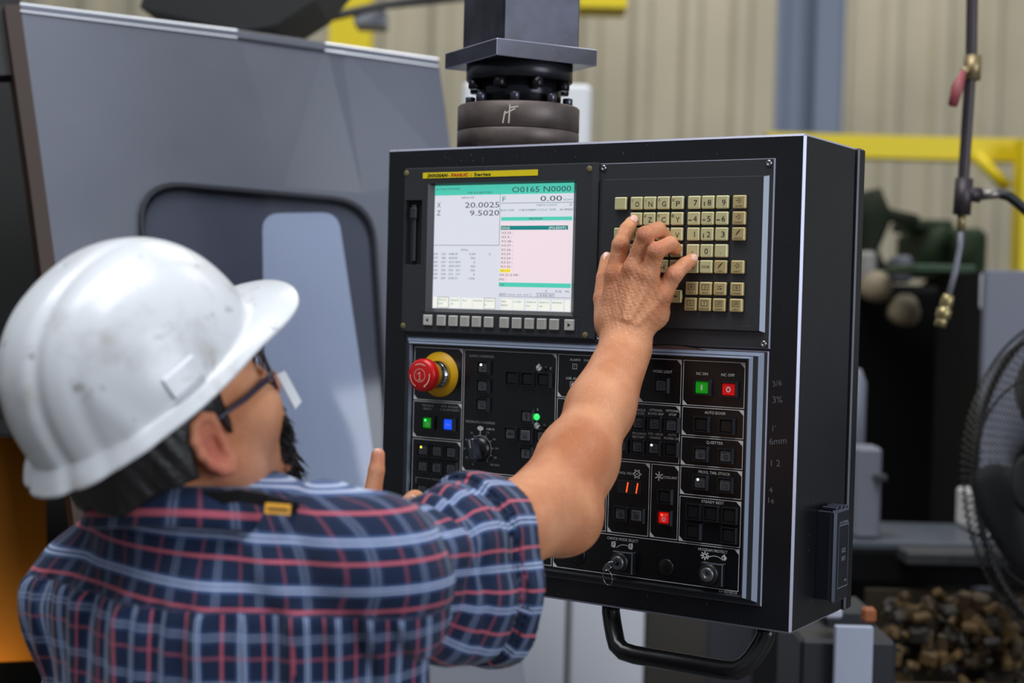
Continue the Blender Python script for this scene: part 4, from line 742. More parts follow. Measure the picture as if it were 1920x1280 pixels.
# ================================================================ THE WORKER (one continuous body from a distance field)
class Field:
    def __init__(s): s.P = []
    def cap(s, a, b, ra, rb=None, k=.01, sub=False):
        s.P.append(('c', np.asarray(a, float), np.asarray(b, float), ra, ra if rb is None else rb, k, sub)); return s
    def ell(s, c, r, R=None, k=.01, sub=False):        # rows of R = axes
        s.P.append(('e', np.asarray(c, float), np.asarray(r, float), np.eye(3) if R is None else np.asarray(R, float), 0, k, sub)); return s
    def one(s, p, X):
        if p[0] == 'c':
            a, b = p[1], p[2]; ab = b - a; L = max(1e-12, ab @ ab); t = np.clip((X - a) @ ab / L, 0, 1)
            return np.sqrt(((X - a - t[:, None] * ab) ** 2).sum(1)) - (p[3] + (p[4] - p[3]) * t)
        q = (X - p[1]) @ p[3].T; r = p[2]
        k0 = np.sqrt(((q / r) ** 2).sum(1)); k1 = np.sqrt(((q / r ** 2) ** 2).sum(1))
        return k0 * (k0 - 1) / np.maximum(k1, 1e-9)
    def ev(s, X, idx=None):
        d = np.full(len(X), 9.0)
        for i in (range(len(s.P)) if idx is None else idx):
            p = s.P[i]; e = s.one(p, X); k = p[5]
            if p[6]: e = -e; h = np.maximum(k - np.abs(d - e), 0) / k; d = np.maximum(d, e) + h * h * k * .25
            else: h = np.maximum(k - np.abs(d - e), 0) / k; d = np.minimum(d, e) - h * h * k * .25
        return d
def mesh_field(F, lo, hi, h, post=None, B=12):
    lo = np.asarray(lo, float); hi = np.asarray(hi, float); nb = np.ceil((hi - lo) / (h * B)).astype(int)
    ii = np.stack(np.meshgrid(*[np.arange(n) for n in nb], indexing='ij'), -1).reshape(-1, 3)
    cen = lo + (ii + .5) * B * h; rad = B * h * .87
    D = np.array([F.one(p, cen) for p in F.P]); add = np.array([not p[6] for p in F.P]); ks = np.array([p[5] for p in F.P])
    dm = D[add].min(0); act = (dm < rad * 1.25 + .02)
    full = np.array(F.ev(cen)); act &= np.abs(full) < rad * 1.6 + .012
    g = np.arange(B + 1); G = np.stack(np.meshgrid(g, g, g, indexing='ij'), -1).reshape(-1, 3)
    N = (nb * B + 2).astype(np.int64); ck = []; cv = []; ek = []
    corners = np.array([(a, b, c) for a in (0, 1) for b in (0, 1) for c in (0, 1)])
    edges = [(i, j) for i in range(8) for j in range(i + 1, 8) if np.abs(corners[i] - corners[j]).sum() == 1]
    for bi in np.nonzero(act)[0]:
        base = ii[bi] * B; X = lo + (base + G) * h
        lim = max(dm[bi], -1) + 2 * rad
        idx = [i for i in range(len(F.P)) if (D[i, bi] < lim + ks[i]) if add[i]] if False else [i for i in range(len(F.P)) if D[i, bi] < (lim + ks[i] if add[i] else rad + ks[i])]
        V = F.ev(X, idx)
        if post is not None: V = post(X, V)
        V = V.reshape(B + 1, B + 1, B + 1); neg = V < 0
        if neg.all() or not neg.any(): continue
        cs = [V[a:B + a, b:B + b, c:B + c] for a, b, c in corners]; sn = sum((c < 0).astype(int) for c in cs)
        m = (sn > 0) & (sn < 8); loc = np.argwhere(m)
        if len(loc):
            vals = np.stack([c[m] for c in cs], 1); acc = np.zeros((len(loc), 3)); cnt = np.zeros(len(loc))
            for i, j in edges:
                a, b = vals[:, i], vals[:, j]; cr = (a < 0) != (b < 0); t = np.where(cr, a / np.where(cr, a - b, 1), 0)
                acc += np.where(cr[:, None], corners[i] + t[:, None] * (corners[j] - corners[i]), 0); cnt += cr
            gl = base + loc; cv.append(lo + (gl + acc / cnt[:, None]) * h); ck.append((gl[:, 0] * N[1] + gl[:, 1]) * N[2] + gl[:, 2])
        for ax in range(3):
            d = [0, 0, 0]; d[ax] = 1
            A = neg[:B, :B, :B]; Bn = neg[d[0]:B + d[0], d[1]:B + d[1], d[2]:B + d[2]]
            e = np.argwhere(A != Bn)
            if len(e): ek.append(np.c_[base + e, np.full(len(e), ax), A[tuple(e.T)]])
    K = np.concatenate(ck); Vt = np.concatenate(cv); o = np.argsort(K); K = K[o]; Vt = Vt[o]
    Ed = np.concatenate(ek); quads = []
    for ax in range(3):
        e = Ed[Ed[:, 3] == ax]; u, v = [(1, 2), (2, 0), (0, 1)][ax]; q = []
        ok = np.ones(len(e), bool)
        for du, dv in ((0, 0), (-1, 0), (-1, -1), (0, -1)):
            c = e[:, :3].astype(np.int64).copy(); c[:, u] += du; c[:, v] += dv
            ok &= (c >= 0).all(1); key = (c[:, 0] * N[1] + c[:, 1]) * N[2] + c[:, 2]
            p = np.clip(np.searchsorted(K, key), 0, len(K) - 1); ok &= K[p] == key; q.append(p)
        q = np.stack(q, 1); fl = e[:, 4] == 0; q[fl] = q[fl][:, ::-1]; quads.append(q[ok])
    return Vt, np.concatenate(quads)
def smooth(V, Q, n=1, lam=.5):
    for _ in range(n):
        S_ = np.zeros_like(V); c = np.zeros(len(V))
        for a, b in ((0, 1), (1, 2), (2, 3), (3, 0)):
            np.add.at(S_, Q[:, a], V[Q[:, b]]); np.add.at(S_, Q[:, b], V[Q[:, a]]); np.add.at(c, Q[:, a], 1); np.add.at(c, Q[:, b], 1)
        V = V + lam * (S_ / np.maximum(c, 1)[:, None] - V)
    return V
def obj_np(name, V, Q, m, parent, attr=None):
    og = np.array(parent_loc(parent)); me = bpy.data.meshes.new(name)
    used = np.unique(Q); re = np.zeros(len(V), int); re[used] = np.arange(len(used)); Q2 = re[Q]; V2 = V[used] - og
    me.vertices.add(len(V2)); me.vertices.foreach_set('co', V2.astype(np.float32).ravel()); me.loops.add(Q2.size); me.loops.foreach_set('vertex_index', Q2.astype(np.int32).ravel())
    me.polygons.add(len(Q2)); me.polygons.foreach_set('loop_start', np.arange(0, Q2.size, Q2.shape[1], dtype=np.int32)); me.polygons.foreach_set('loop_total', np.full(len(Q2), Q2.shape[1], np.int32))
    me.polygons.foreach_set('use_smooth', np.ones(len(Q2), bool)); me.update(calc_edges=True)
    me.materials.append(m)
    if attr is not None:
        for nm, A in attr.items():
            at = me.attributes.new(nm, 'FLOAT_VECTOR', 'POINT'); at.data.foreach_set('vector', A[used].astype(np.float32).ravel())
    o = bpy.data.objects.new(name, me); COL.objects.link(o); o.parent = parent; return o
nz = lambda v: np.asarray(v, float) / np.linalg.norm(v)
def cam2w(v): return v[0] * CR[0] - v[1] * CR[1] - v[2] * CR[2]        # x right, y up, z towards the viewer

# ---- skeleton
HC = C(323, 786, 1.40)                                     # head centre
aF = nz(cam2w((.50, .60, -.60))); aU = cam2w((-.50, .70, .52)); aU = nz(aU - aF * (aU @ aF)); aR = np.cross(aF, aU)   # hard hat axes
hatC = C(317, 764, 1.42) + (-8 * aF + 42 * aU) / 1000
hF = nz(cam2w((.69, .46, -.56))); hU = cam2w((-.40, .80, .42)); hU = nz(hU - hF * (hU @ hF)); hR = np.cross(hF, hU)
HM = np.stack([hF, -hR, hU])                               # rows: forward, left, up
def H(x, y, z): return HC + (x * hF - y * hR + z * hU) / 1000
SL, SR = C(190, 1118, 1.50), C(700, 1082, 1.37)
EL, WR = C(1044, 958, 1.62), PN(1172, 655, 62)
tX = nz((SR - SL) * np.array([1, 1, .3])); tZ = np.array([0, 0, 1.0]); tY = nz(np.cross(tZ, tX)); tX = np.cross(tY, tZ)
TM = np.stack([tX, tY, tZ]); TC = (SL + SR) / 2; TC[2] = SL[2] * .5 + SR[2] * .5
def TT(x, y, z): return TC + (x * tX + y * tY + z * tZ) / 1000
NB = C(368, 972, 1.44)
lE = C(250, 1560, 1.64); lW = C(655, 1150, 1.60)
lE = SL + nz(TT(-190, 95, -230) - SL) * .28; lW = C(672, 1120, 1.62)
hipz = .86
root_p = TT(0, 0, 0); root_p = (root_p[0], root_p[1], 0.0)
worker = empty('person', root_p, 'worker in white hard hat and blue plaid shirt pressing the pendant keys', 'person')

F = Field()
# torso inside the shirt, neck, legs
F.ell(TT(0, 15, -130), (.155, .095, .20), TM, .05); F.ell(TT(0, 20, -330), (.135, .095, .17), TM, .05)
F.cap(SL, TT(0, 0, -10), .05, .06, .04); F.cap(SR, TT(0, 0, -10), .05, .06, .04)
F.cap(NB, H(-22, 0, -48), .064, .056, .04); F.cap(TT(-20, -10, 20), H(-40, 0, -30), .05, .05, .03)
F.cap(TT(-8, 40, 40), H(10, 0, -70), .042, .042, .03)
# head
F.ell(H(-12, 0, 38), (.096, .077, .083), HM, .02); F.ell(H(22, 0, -20), (.066, .064, .082), HM, .02)
F.cap(H(20, -40, -62), H(74, -10, -84), .022, .019, .02); F.cap(H(20, 40, -62), H(74, 10, -84), .022, .019, .02); F.cap(H(0, -56, -40), H(22, -44, -64), .017, .02, .02); F.cap(H(0, 56, -40), H(22, 44, -64), .017, .02, .02)
F.ell(H(78, 0, -86), (.020, .022, .017), HM, .015)
for s_ in (-1, 1):
    F.ell(H(56, s_ * 38, -18), (.034, .029, .032), HM, .02); F.cap(H(60, s_ * 22, -40), H(50, s_ * 42, -10), .022, .024, .02); F.cap(H(84, s_ * 12, 24), H(62, s_ * 44, 20), .010, .010, .012)
    F.ell(H(84, s_ * 31, 6), (.016, .018, .012), HM, .010, True); F.ell(H(74, s_ * 31, 5), (.0135, .0135, .0135), HM, .002)
    F.cap(H(86, s_ * 20, 0), H(85, s_ * 42, 1), .0035, .003, .003); F.cap(H(87, s_ * 20, 11), H(84, s_ * 43, 10), .004, .003, .003)
F.cap(H(88, 0, 14), H(109, 0, -18), .0085, .011, .012); F.ell(H(101, -11, -22), (.010, .009, .008), HM, .008); F.ell(H(101, 11, -22), (.010, .009, .008), HM, .008)
F.ell(H(86, 0, -48), (.017, .027, .022), HM, .014); F.cap(H(98, -16, -47), H(103, 0, -44), .004, .006, .005); F.cap(H(98, 16, -47), H(103, 0, -44), .004, .006, .005)
F.cap(H(96, -14, -53), H(100, 0, -54), .005, .007, .005); F.cap(H(96, 14, -53), H(100, 0, -54), .005, .007, .005)
F.cap(H(104, -16, -49.5), H(109, 0, -49.5), .0022, .0022, .002, True); F.cap(H(104, 16, -49.5), H(109, 0, -49.5), .0022, .0022, .002, True)
F.cap(H(60, -47, -30), H(74, -24, -52), .003, .002, .008, True)
for s_ in (-1, 1):                                         # ears
    e = lambda x, z, o=0: H(-6 + x, s_ * (79 + o), -12 + z)
    F.ell(H(-8, s_ * 70, -12), (.016, .012, .024), HM, .008)
    pts = [(8, 14), (6, 24), (-3, 30), (-14, 27), (-20, 15), (-19, 0), (-13, -14), (-5, -25), (3, -29), (8, -22), (6, -12)]
    for a, b in zip(pts[:-1], pts[1:]): F.cap(e(a[0], a[1], 3 + .25 * (-a[0])), e(b[0], b[1], 3 + .25 * (-b[0])), .0046, .0046, .004)
    F.ell(e(-5, 2, -1), (.013, .005, .023), HM, .004); F.cap(e(-13, 16, 3), e(-11, -8, 3), .0034, .0034, .004); F.ell(e(-1, -23, 2), (.0085, .0048, .008), HM, .004)
    F.ell(e(-2, 0, 6), (.0085, .008, .012), HM, .004, True); F.cap(e(7, 5, 2), e(7, -8, 2), .0042, .0042, .004)
# right arm
F.cap(SR, SR + (EL - SR) * .42, .056, .052, .03)
FB0 = F; F = Field()
mid = SR + (EL - SR) * .55
F.cap(SR + (EL - SR) * .25, mid, .051, .049, .03); F.cap(mid, EL, .049, .039, .03)
FA = EL + (WR - EL) * .30; FB = EL + (WR - EL) * .62; 
off = cam2w((.006, -.004, 0))
F.cap(EL, FA, .040, .0395, .03); F.cap(FA, FB, .0395, .032, .03); F.cap(FB, WR, .033, .0235, .03)
F.cap(EL + cam2w((.012, -.010, .0)), EL + cam2w((-.016, .004, 0)), .034, .034, .02); F.cap(FA + cam2w((-.008, .006, .01)), mid + (EL - mid) * .55 + cam2w((0, .010, .01)), .024, .028, .03)
F.cap(PN(1160, 652, 60), FB, .0215, .028, .02); F.cap(PN(1184, 656, 57), FB, .0215, .028, .02)
# right hand
k0 = .010
Wp = lambda x, y, h: PN(x, y, h)
def chain(pts, rs, k, kk=.002):
    for i in range(len(pts) - 1): F.cap(pts[i], pts[i + 1], rs[i], rs[i + 1], k if i == 0 else kk)
MC = [((1152, 634, 57), (1153, 518, 50)), ((1165, 630, 62), (1185, 508, 57)), ((1180, 632, 62), (1216, 520, 54)), ((1193, 636, 57), (1240, 556, 44))]
for (a, b), r in zip(MC, (.0135, .0130, .0125, .0120)): F.cap(Wp(*a), Wp(*b), .016, r, k0)
F.cap(Wp(1148, 600, 48), Wp(1226, 588, 42), .020, .019, k0); F.cap(Wp(1158, 560, 45), Wp(1225, 558, 40), .016, .015, k0)
chain([Wp(1153, 514, 50), Wp(1163, 458, 46), Wp(1175, 430, 32), Wp(1184, 417, 20)], (.0112, .0098, .0088, .0078), .004)
chain([Wp(1186, 506, 57), Wp(1210, 440, 64), Wp(1234, 430, 44), Wp(1245, 440, 24)], (.0112, .0100, .0092, .0084), .003)
chain([Wp(1217, 520, 54), Wp(1230, 470, 62), Wp(1257, 457, 42), Wp(1266, 466, 23)], (.0110, .0100, .0090, .0082), .003)
chain([Wp(1241, 556, 44), Wp(1264, 514, 42), Wp(1283, 497, 30), Wp(1295, 488, 20)], (.0112, .0100, .0090, .0078), .004)
chain([Wp(1142, 612, 46), Wp(1130, 560, 36), Wp(1133, 520, 28), Wp(1138, 486, 18)], (.016, .0115, .0098, .0084), .010)
F.cap(Wp(1147, 590, 36), Wp(1160, 540, 34), .016, .012, .010)
for q, r in (((1164, 459, 49), .0098), ((1211, 441, 66), .0102), ((1231, 470, 64.5), .0102), ((1265, 514, 44), .0098)): F.ell(Wp(*q), (r, r, r * .95), None, .004)
for a, b, r in (((1186, 522, 66), (1170, 596, 77), .0026), ((1215, 532, 63), (1181, 600, 77), .0023), ((1154, 532, 60), (1157, 592, 72), .0022), ((1238, 562, 55), (1196, 606, 71), .0022)):
    F.cap(Wp(*a), Wp(*b), r, r * .6, .007)
for q in ((1153, 514, 56), (1186, 503, 64), (1218, 516, 60), (1242, 552, 50)): F.ell(Wp(*q), (.0095, .0090, .0095), None, .008)
FARM = F; F = FB0
# left arm and hand
F.cap(SL, lE, .056, .044, .03); F.cap(lE, lW, .044, .027, .03)
Lp = lambda x, y, d: C(x, y, d)
chain([lW, Lp(688, 1000, 1.61)], (.026, .018), .012); F.cap(lW, Lp(722, 1010, 1.60), .024, .016, .012); F.cap(lW, Lp(655, 1005, 1.63), .024, .016, .012)
chain([Lp(694, 990, 1.61), Lp(699, 922, 1.61), Lp(706, 882, 1.612), Lp(709, 852, 1.615)], (.0125, .0100, .0090, .0076), .008)
chain([Lp(676, 995, 1.63), Lp(668, 960, 1.66), Lp(676, 972, 1.69), Lp(684, 990, 1.69)], (.013, .0105, .0095, .0085), .008)
chain([Lp(660, 1005, 1.64), Lp(648, 975, 1.67), Lp(656, 985, 1.70), Lp(664, 1002, 1.70)], (.0125, .0105, .0095, .0085), .008)
chain([Lp(646, 1018, 1.65), Lp(632, 992, 1.67), Lp(640, 1000, 1.70), Lp(648, 1015, 1.70)], (.0120, .0098, .009, .008), .008)
chain([Lp(708, 1060, 1.60), Lp(728, 1000, 1.59), Lp(755, 960, 1.585), Lp(778, 938, 1.58)], (.019, .0145, .0125, .0115), .012)
# legs (inside the trousers)
hipL, hipR = TT(-90, 10, 0), TT(90, 10, 0); hipL[2] = hipR[2] = hipz
F.ell((TT(0, 15, 0) * np.array([1, 1, 0])) + np.array([0, 0, hipz + .06]), (.145, .10, .13), TM, .05)
feet = []
for hp_, s_ in ((hipL, -1), (hipR, 1)):
    kn_ = hp_ + tX * .015 * s_ + tY * .03; kn_[2] = .48; an = hp_ + tX * .03 * s_ - tY * .01; an[2] = .09
    F.cap(hp_, kn_, .078, .052, .04); F.cap(kn_, kn_ * .7 + an * .3 - tY * .012, .05, .05, .03); F.cap(kn_ * .7 + an * .3 - tY * .012, an, .05, .034, .03); F.cap(an, an + tY * .12 + np.array([0, 0, -.045]), .034, .026, .02); feet.append((hp_, kn_, an))
def disp(X, V): 
    return V + .0003 * np.sin(X[:, 0] * 900) * np.sin(X[:, 1] * 800 + 1) * np.sin(X[:, 2] * 700)
allp = np.array([np.minimum(p[1], p[2]) if p[0] == 'c' else p[1] - .1 for p in F.P]); allq = np.array([np.maximum(p[1], p[2]) if p[0] == 'c' else p[1] + .1 for p in F.P])
V1, Q1 = mesh_field(F, allp.min(0) - .12, allq.max(0) + .12, .0024)
V1 = smooth(V1, Q1, 1, .4)
ap_ = np.array([SR, EL, WR, Wp(1185, 405, 20), Wp(1300, 480, 20), Wp(1120, 560, 80)])
CRE = []
for (x_, y_, h_), w2 in (((1164, 459, 57), 13), ((1163, 466, 57), 12), ((1165, 452, 56), 11), ((1176, 430, 41), 10), ((1208, 447, 75), 12), ((1229, 477, 73), 12), ((1230, 470, 74), 10), ((1262, 518, 52), 9), ((1268, 510, 52), 8)):
    CRE.append((Wp(x_ - w2, y_ + 2, h_ - 4), Wp(x_ + w2, y_ - 2, h_ - 4)))
for k in range(5): CRE.append((Wp(1212 + k * 7, 600 + k * 9, 66), Wp(1236 - k * 2, 628 + k * 4, 56)))
def wrinkle(X, V):
    w_ = np.exp(-((X - Wp(1190, 550, 60)) ** 2).sum(1) / .06 ** 2)
    for a_, b_ in CRE: V = np.maximum(V, -F.one(('c', a_, b_, .0011, .0011), X) ) if False else V + .0009 * np.exp(-(np.maximum(F.one(('c', a_, b_, 0, 0), X), 0) / .0012) ** 2)
    return V + w_ * (.00035 * np.sin(X[:, 2] * 1500 + 3 * np.sin(X[:, 0] * 200)) + .00030 * np.sin(X[:, 0] * 900 + X[:, 2] * 500 + 2))
V1b, Q1b = mesh_field(FARM, ap_.min(0) - .09, ap_.max(0) + .09, .0016, wrinkle); V1b = smooth(V1b, Q1b, 1, .3)
Q1 = np.concatenate([Q1, Q1b + len(V1)]); V1 = np.concatenate([V1, V1b])

def skin_material():
    m = bpy.data.materials.new('skin'); m.use_nodes = True; nt = m.node_tree; b = nt.nodes['Principled BSDF']; L = nt.links.new
    tc = nt.nodes.new('ShaderNodeTexCoord')
    n = nt.nodes.new('ShaderNodeTexNoise'); n.inputs['Scale'].default_value = 16; n.inputs['Detail'].default_value = 5
    r = nt.nodes.new('ShaderNodeValToRGB'); e = r.color_ramp.elements
    e[0].position = .32; e[0].color = (*srgb(200, 124, 82), 1); e[1].position = .68; e[1].color = (*srgb(236, 166, 122), 1)
    L(tc.outputs['Object'], n.inputs[0]); L(n.outputs[0], r.inputs[0])
    at = nt.nodes.new('ShaderNodeAttribute'); at.attribute_name = 'zone'; sp = nt.nodes.new('ShaderNodeSeparateXYZ'); L(at.outputs['Vector'], sp.inputs[0])
    mx = nt.nodes.new('ShaderNodeMix'); mx.data_type = 'RGBA'; mx.inputs[7].default_value = (*srgb(206, 112, 96), 1); L(sp.outputs['X'], mx.inputs[0]); L(r.outputs[0], mx.inputs[6])
    mx2 = nt.nodes.new('ShaderNodeMix'); mx2.data_type = 'RGBA'; mx2.inputs[7].default_value = (*srgb(150, 112, 98), 1); L(sp.outputs['Y'], mx2.inputs[0]); L(mx.outputs[2], mx2.inputs[6]); L(mx2.outputs[2], b.inputs['Base Color'])
    b.inputs['Roughness'].default_value = .38; b.inputs['Specular IOR Level'].default_value = .6
    b.inputs['Subsurface Weight'].default_value = .12; b.inputs['Subsurface Radius'].default_value = (1, .35, .2); b.inputs['Subsurface Scale'].default_value = .006
    v = nt.nodes.new('ShaderNodeTexVoronoi'); v.inputs['Scale'].default_value = 800; v.feature = 'DISTANCE_TO_EDGE'
    mp = nt.nodes.new('ShaderNodeMapping'); mp.inputs['Scale'].default_value = (1, 1, 1.0); L(tc.outputs['Object'], mp.inputs[0]); L(mp.outputs[0], v.inputs[0])
    w_ = nt.nodes.new('ShaderNodeTexWave'); w_.inputs['Scale'].default_value = 42; w_.inputs['Distortion'].default_value = 14; w_.inputs['Detail'].default_value = 4; w_.inputs['Detail Scale'].default_value = 2.2; w_.bands_direction = 'Z'; L(tc.outputs['Object'], w_.inputs[0])
    ml = nt.nodes.new('ShaderNodeMath'); ml.operation = 'MULTIPLY'; L(w_.outputs[0], ml.inputs[0]); L(sp.outputs['Z'], ml.inputs[1])
    ad = nt.nodes.new('ShaderNodeMath'); ad.operation = 'MULTIPLY_ADD'; ad.inputs[1].default_value = 5; L(v.outputs[0], ad.inputs[0]); L(ml.outputs[0], ad.inputs[2])
    bp = nt.nodes.new('ShaderNodeBump'); bp.inputs['Strength'].default_value = .45; bp.inputs['Distance'].default_value = .0012; L(ad.outputs[0], bp.inputs['Height']); L(bp.outputs[0], b.inputs['Normal'])
    return m
M_skin = skin_material()
hq = (V1 - HC) @ HM.T * 1000                                         # head coordinates of the skin
zone = np.zeros((len(V1), 3))
g_ = lambda q, c, s: np.exp(-(((q - np.array(c)) / np.array(s)) ** 2).sum(1))
zone[:, 0] = np.clip(.9 * g_(hq, (-14, -84, -18), (20, 16, 36)) + .9 * g_(hq, (-14, 84, -18), (20, 16, 36)), 0, 1)
zone[:, 1] = np.clip(.55 * g_(hq, (40, -52, -66), (40, 30, 26)) + .3 * g_(hq, (88, 0, -60), (20, 30, 26)), 0, 1)
pc = (V1 - Wp(1195, 545, 50)); zone[:, 2] = np.exp(-(pc ** 2).sum(1) / .075 ** 2) + .5 * np.exp(-((V1 - lW) ** 2).sum(1) / .09 ** 2)
nail_pts = [Wp(1185, 416, 20)]
zone[:, 0] += .32 * sum(np.exp(-((V1 - q) ** 2).sum(1) / .011 ** 2) for q in (Wp(1213, 438, 70), Wp(1236, 463, 68), Wp(1268, 510, 48), Wp(1295, 488, 20), Lp(709, 852, 1.61)))
body = obj_np('body', V1, Q1, M_skin, worker, {'zone': zone}); body['label'] = 'bare tanned skin of face, neck, arms and hands'
# fingernails: small curved plates
def nail(c, ax, up, w_, l_):
    ax = nz(ax); up = nz(np.asarray(up) - ax * (ax @ up)); sd = np.cross(ax, up); vs = []; fs = []
    n1, n2 = 9, 9
    for i in range(n1):
        for j in range(n2):
            a = -1 + 2 * i / (n1 - 1); b = -1 + 2 * j / (n2 - 1); x = a * math.sqrt(1 - b * b / 2.4); yv = b * math.sqrt(1 - a * a / 2.4)
            vs.append(c + ax * yv * l_ + sd * x * w_ + up * (-.35 * w_ * x * x - .15 * l_ * max(0, yv) ** 2))
    for i in range(n1 - 1):
        for j in range(n2 - 1): fs.append((i * n2 + j, (i + 1) * n2 + j, (i + 1) * n2 + j + 1, i * n2 + j + 1))
    mb = MB(); mb.add(vs, fs, 0, True); o = mb.build('fingernail', S('nail', 226, 176, 160, .25, spec=.7), worker)
    sm = o.modifiers.new('thickness', 'SOLIDIFY'); sm.thickness = .0006; return o
tc_ = lambda P_: nz(CP - P_)
q = Wp(1185, 416, 20); a_ = q - Wp(1176, 430, 32); u_ = tc_(q); u_ = nz(u_ - nz(a_) * (nz(a_) @ u_)); nail(q + u_ * .0078 + nz(a_) * .0005, a_, u_, .0052, .0062)
q = Wp(1295, 488, 20); a_ = q - Wp(1284, 496, 30); u_ = tc_(q); u_ = nz(u_ - nz(a_) * (nz(a_) @ u_)); nail(q + u_ * .0078 + nz(a_) * .001, a_, u_, .0048, .0056)
q = Wp(1137, 486, 18); a_ = q - Wp(1132, 520, 28); u_ = tc_(q); u_ = nz(u_ - nz(a_) * (nz(a_) @ u_)); nail(q + u_ * .0086, a_, u_, .0058, .0066)
q = Lp(709, 852, 1.615); a_ = q - Lp(706, 882, 1.612); u_ = nz(tc_(q) + .4 * nz(q - Lp(730, 852, 1.615))); u_ = nz(u_ - nz(a_) * (nz(a_) @ u_)); nail(q + u_ * .0070, a_, u_, .0050, .0060)
q = Lp(778, 938, 1.58); a_ = q - Lp(755, 960, 1.585); u_ = tc_(q); u_ = nz(u_ - nz(a_) * (nz(a_) @ u_)); nail(q + u_ * .0110 - nz(a_) * .001, a_, u_, .0085, .0090)

# ---- shirt
def plaid():
    m = bpy.data.materials.new('plaid_cotton'); m.use_nodes = True; nt = m.node_tree; b = nt.nodes['Principled BSDF']; L = nt.links.new; N = nt.nodes.new
    at = N('ShaderNodeAttribute'); at.attribute_name = 'cloth'; sp = N('ShaderNodeSeparateXYZ'); L(at.outputs['Vector'], sp.inputs[0])
    def M2(op, a, b_=None, c=None):
        n = N('ShaderNodeMath'); n.operation = op
        for i, x in enumerate((a, b_, c)):
            if x is None: continue
            if isinstance(x, (int, float)): n.inputs[i].default_value = x
            else: L(x, n.inputs[i])
        return n.outputs[0]
    def stripes(src):
        f = M2('FRACT', M2('DIVIDE', src, 42.0))
        def ramp(stops):
            r = N('ShaderNodeValToRGB'); r.color_ramp.interpolation = 'LINEAR'; e = r.color_ramp.elements
            e[0].position = stops[0][0]; e[0].color = (*stops[0][1], 1) if len(stops[0][1]) == 3 else stops[0][1]; e[1].position = stops[1][0]; e[1].color = (*stops[1][1], 1)
            for p, c in stops[2:]: q = e.new(p); q.color = (*c, 1)
            L(f, r.inputs[0]); return r.outputs[0]
        nv = (0, 0, 0); wh = srgb(186, 198, 226); pk = srgb(194, 94, 110); lb = srgb(84, 112, 165)
        col = ramp([(0, nv), (.055, nv), (.065, pk), (.135, pk), (.145, nv), (.40, nv), (.41, lb), (.46, lb), (.47, wh), (.505, wh), (.515, lb), (.555, lb), (.565, wh), (.60, wh), (.61, lb), (.66, lb), (.67, nv)])
        msk = ramp([(0, (0,) * 3), (.055, (0,) * 3), (.065, (.95,) * 3), (.135, (.95,) * 3), (.145, (0,) * 3), (.40, (0,) * 3), (.41, (.6,) * 3), (.46, (.6,) * 3), (.47, (.95,) * 3), (.505, (.95,) * 3), (.515, (.6,) * 3), (.555, (.6,) * 3), (.565, (.95,) * 3), (.60, (.95,) * 3), (.61, (.6,) * 3), (.66, (.6,) * 3), (.67, (0,) * 3)])
        return col, msk
    cu, mu = stripes(sp.outputs['X']); cv, mv = stripes(sp.outputs['Y'])
    def mix(a, b_, f):
        n = N('ShaderNodeMix'); n.data_type = 'RGBA'; L(f, n.inputs[0])
        if isinstance(a, tuple): n.inputs[6].default_value = (*a, 1)
        else: L(a, n.inputs[6])
        L(b_, n.inputs[7]); return n.outputs[2]
    dom = sp.outputs['Z']                                               # which set of stripes shows stronger (warp or weft side)
    fv = M2('MULTIPLY', mv, M2('MULTIPLY_ADD', dom, .52, .32)); fu = M2('MULTIPLY', mu, M2('MULTIPLY_ADD', dom, -.42, .66))
    c = mix(srgb(15, 32, 62), cu, fu); c = mix(c, cv, fv); L(c, b.inputs['Base Color']); b.inputs['Roughness'].default_value = .85; b.inputs['Specular IOR Level'].default_value = .25
    b.inputs['Sheen Weight'].default_value = .15
    tc = N('ShaderNodeTexCoord'); n = N('ShaderNodeTexNoise'); n.inputs['Scale'].default_value = 26; n.inputs['Detail'].default_value = 3; L(tc.outputs['Object'], n.inputs[0])
    bp = N('ShaderNodeBump'); bp.inputs['Strength'].default_value = .35; bp.inputs['Distance'].default_value = .006; L(n.outputs[0], bp.inputs['Height']); L(bp.outputs[0], b.inputs['Normal'])
    return m
M_pl = plaid()
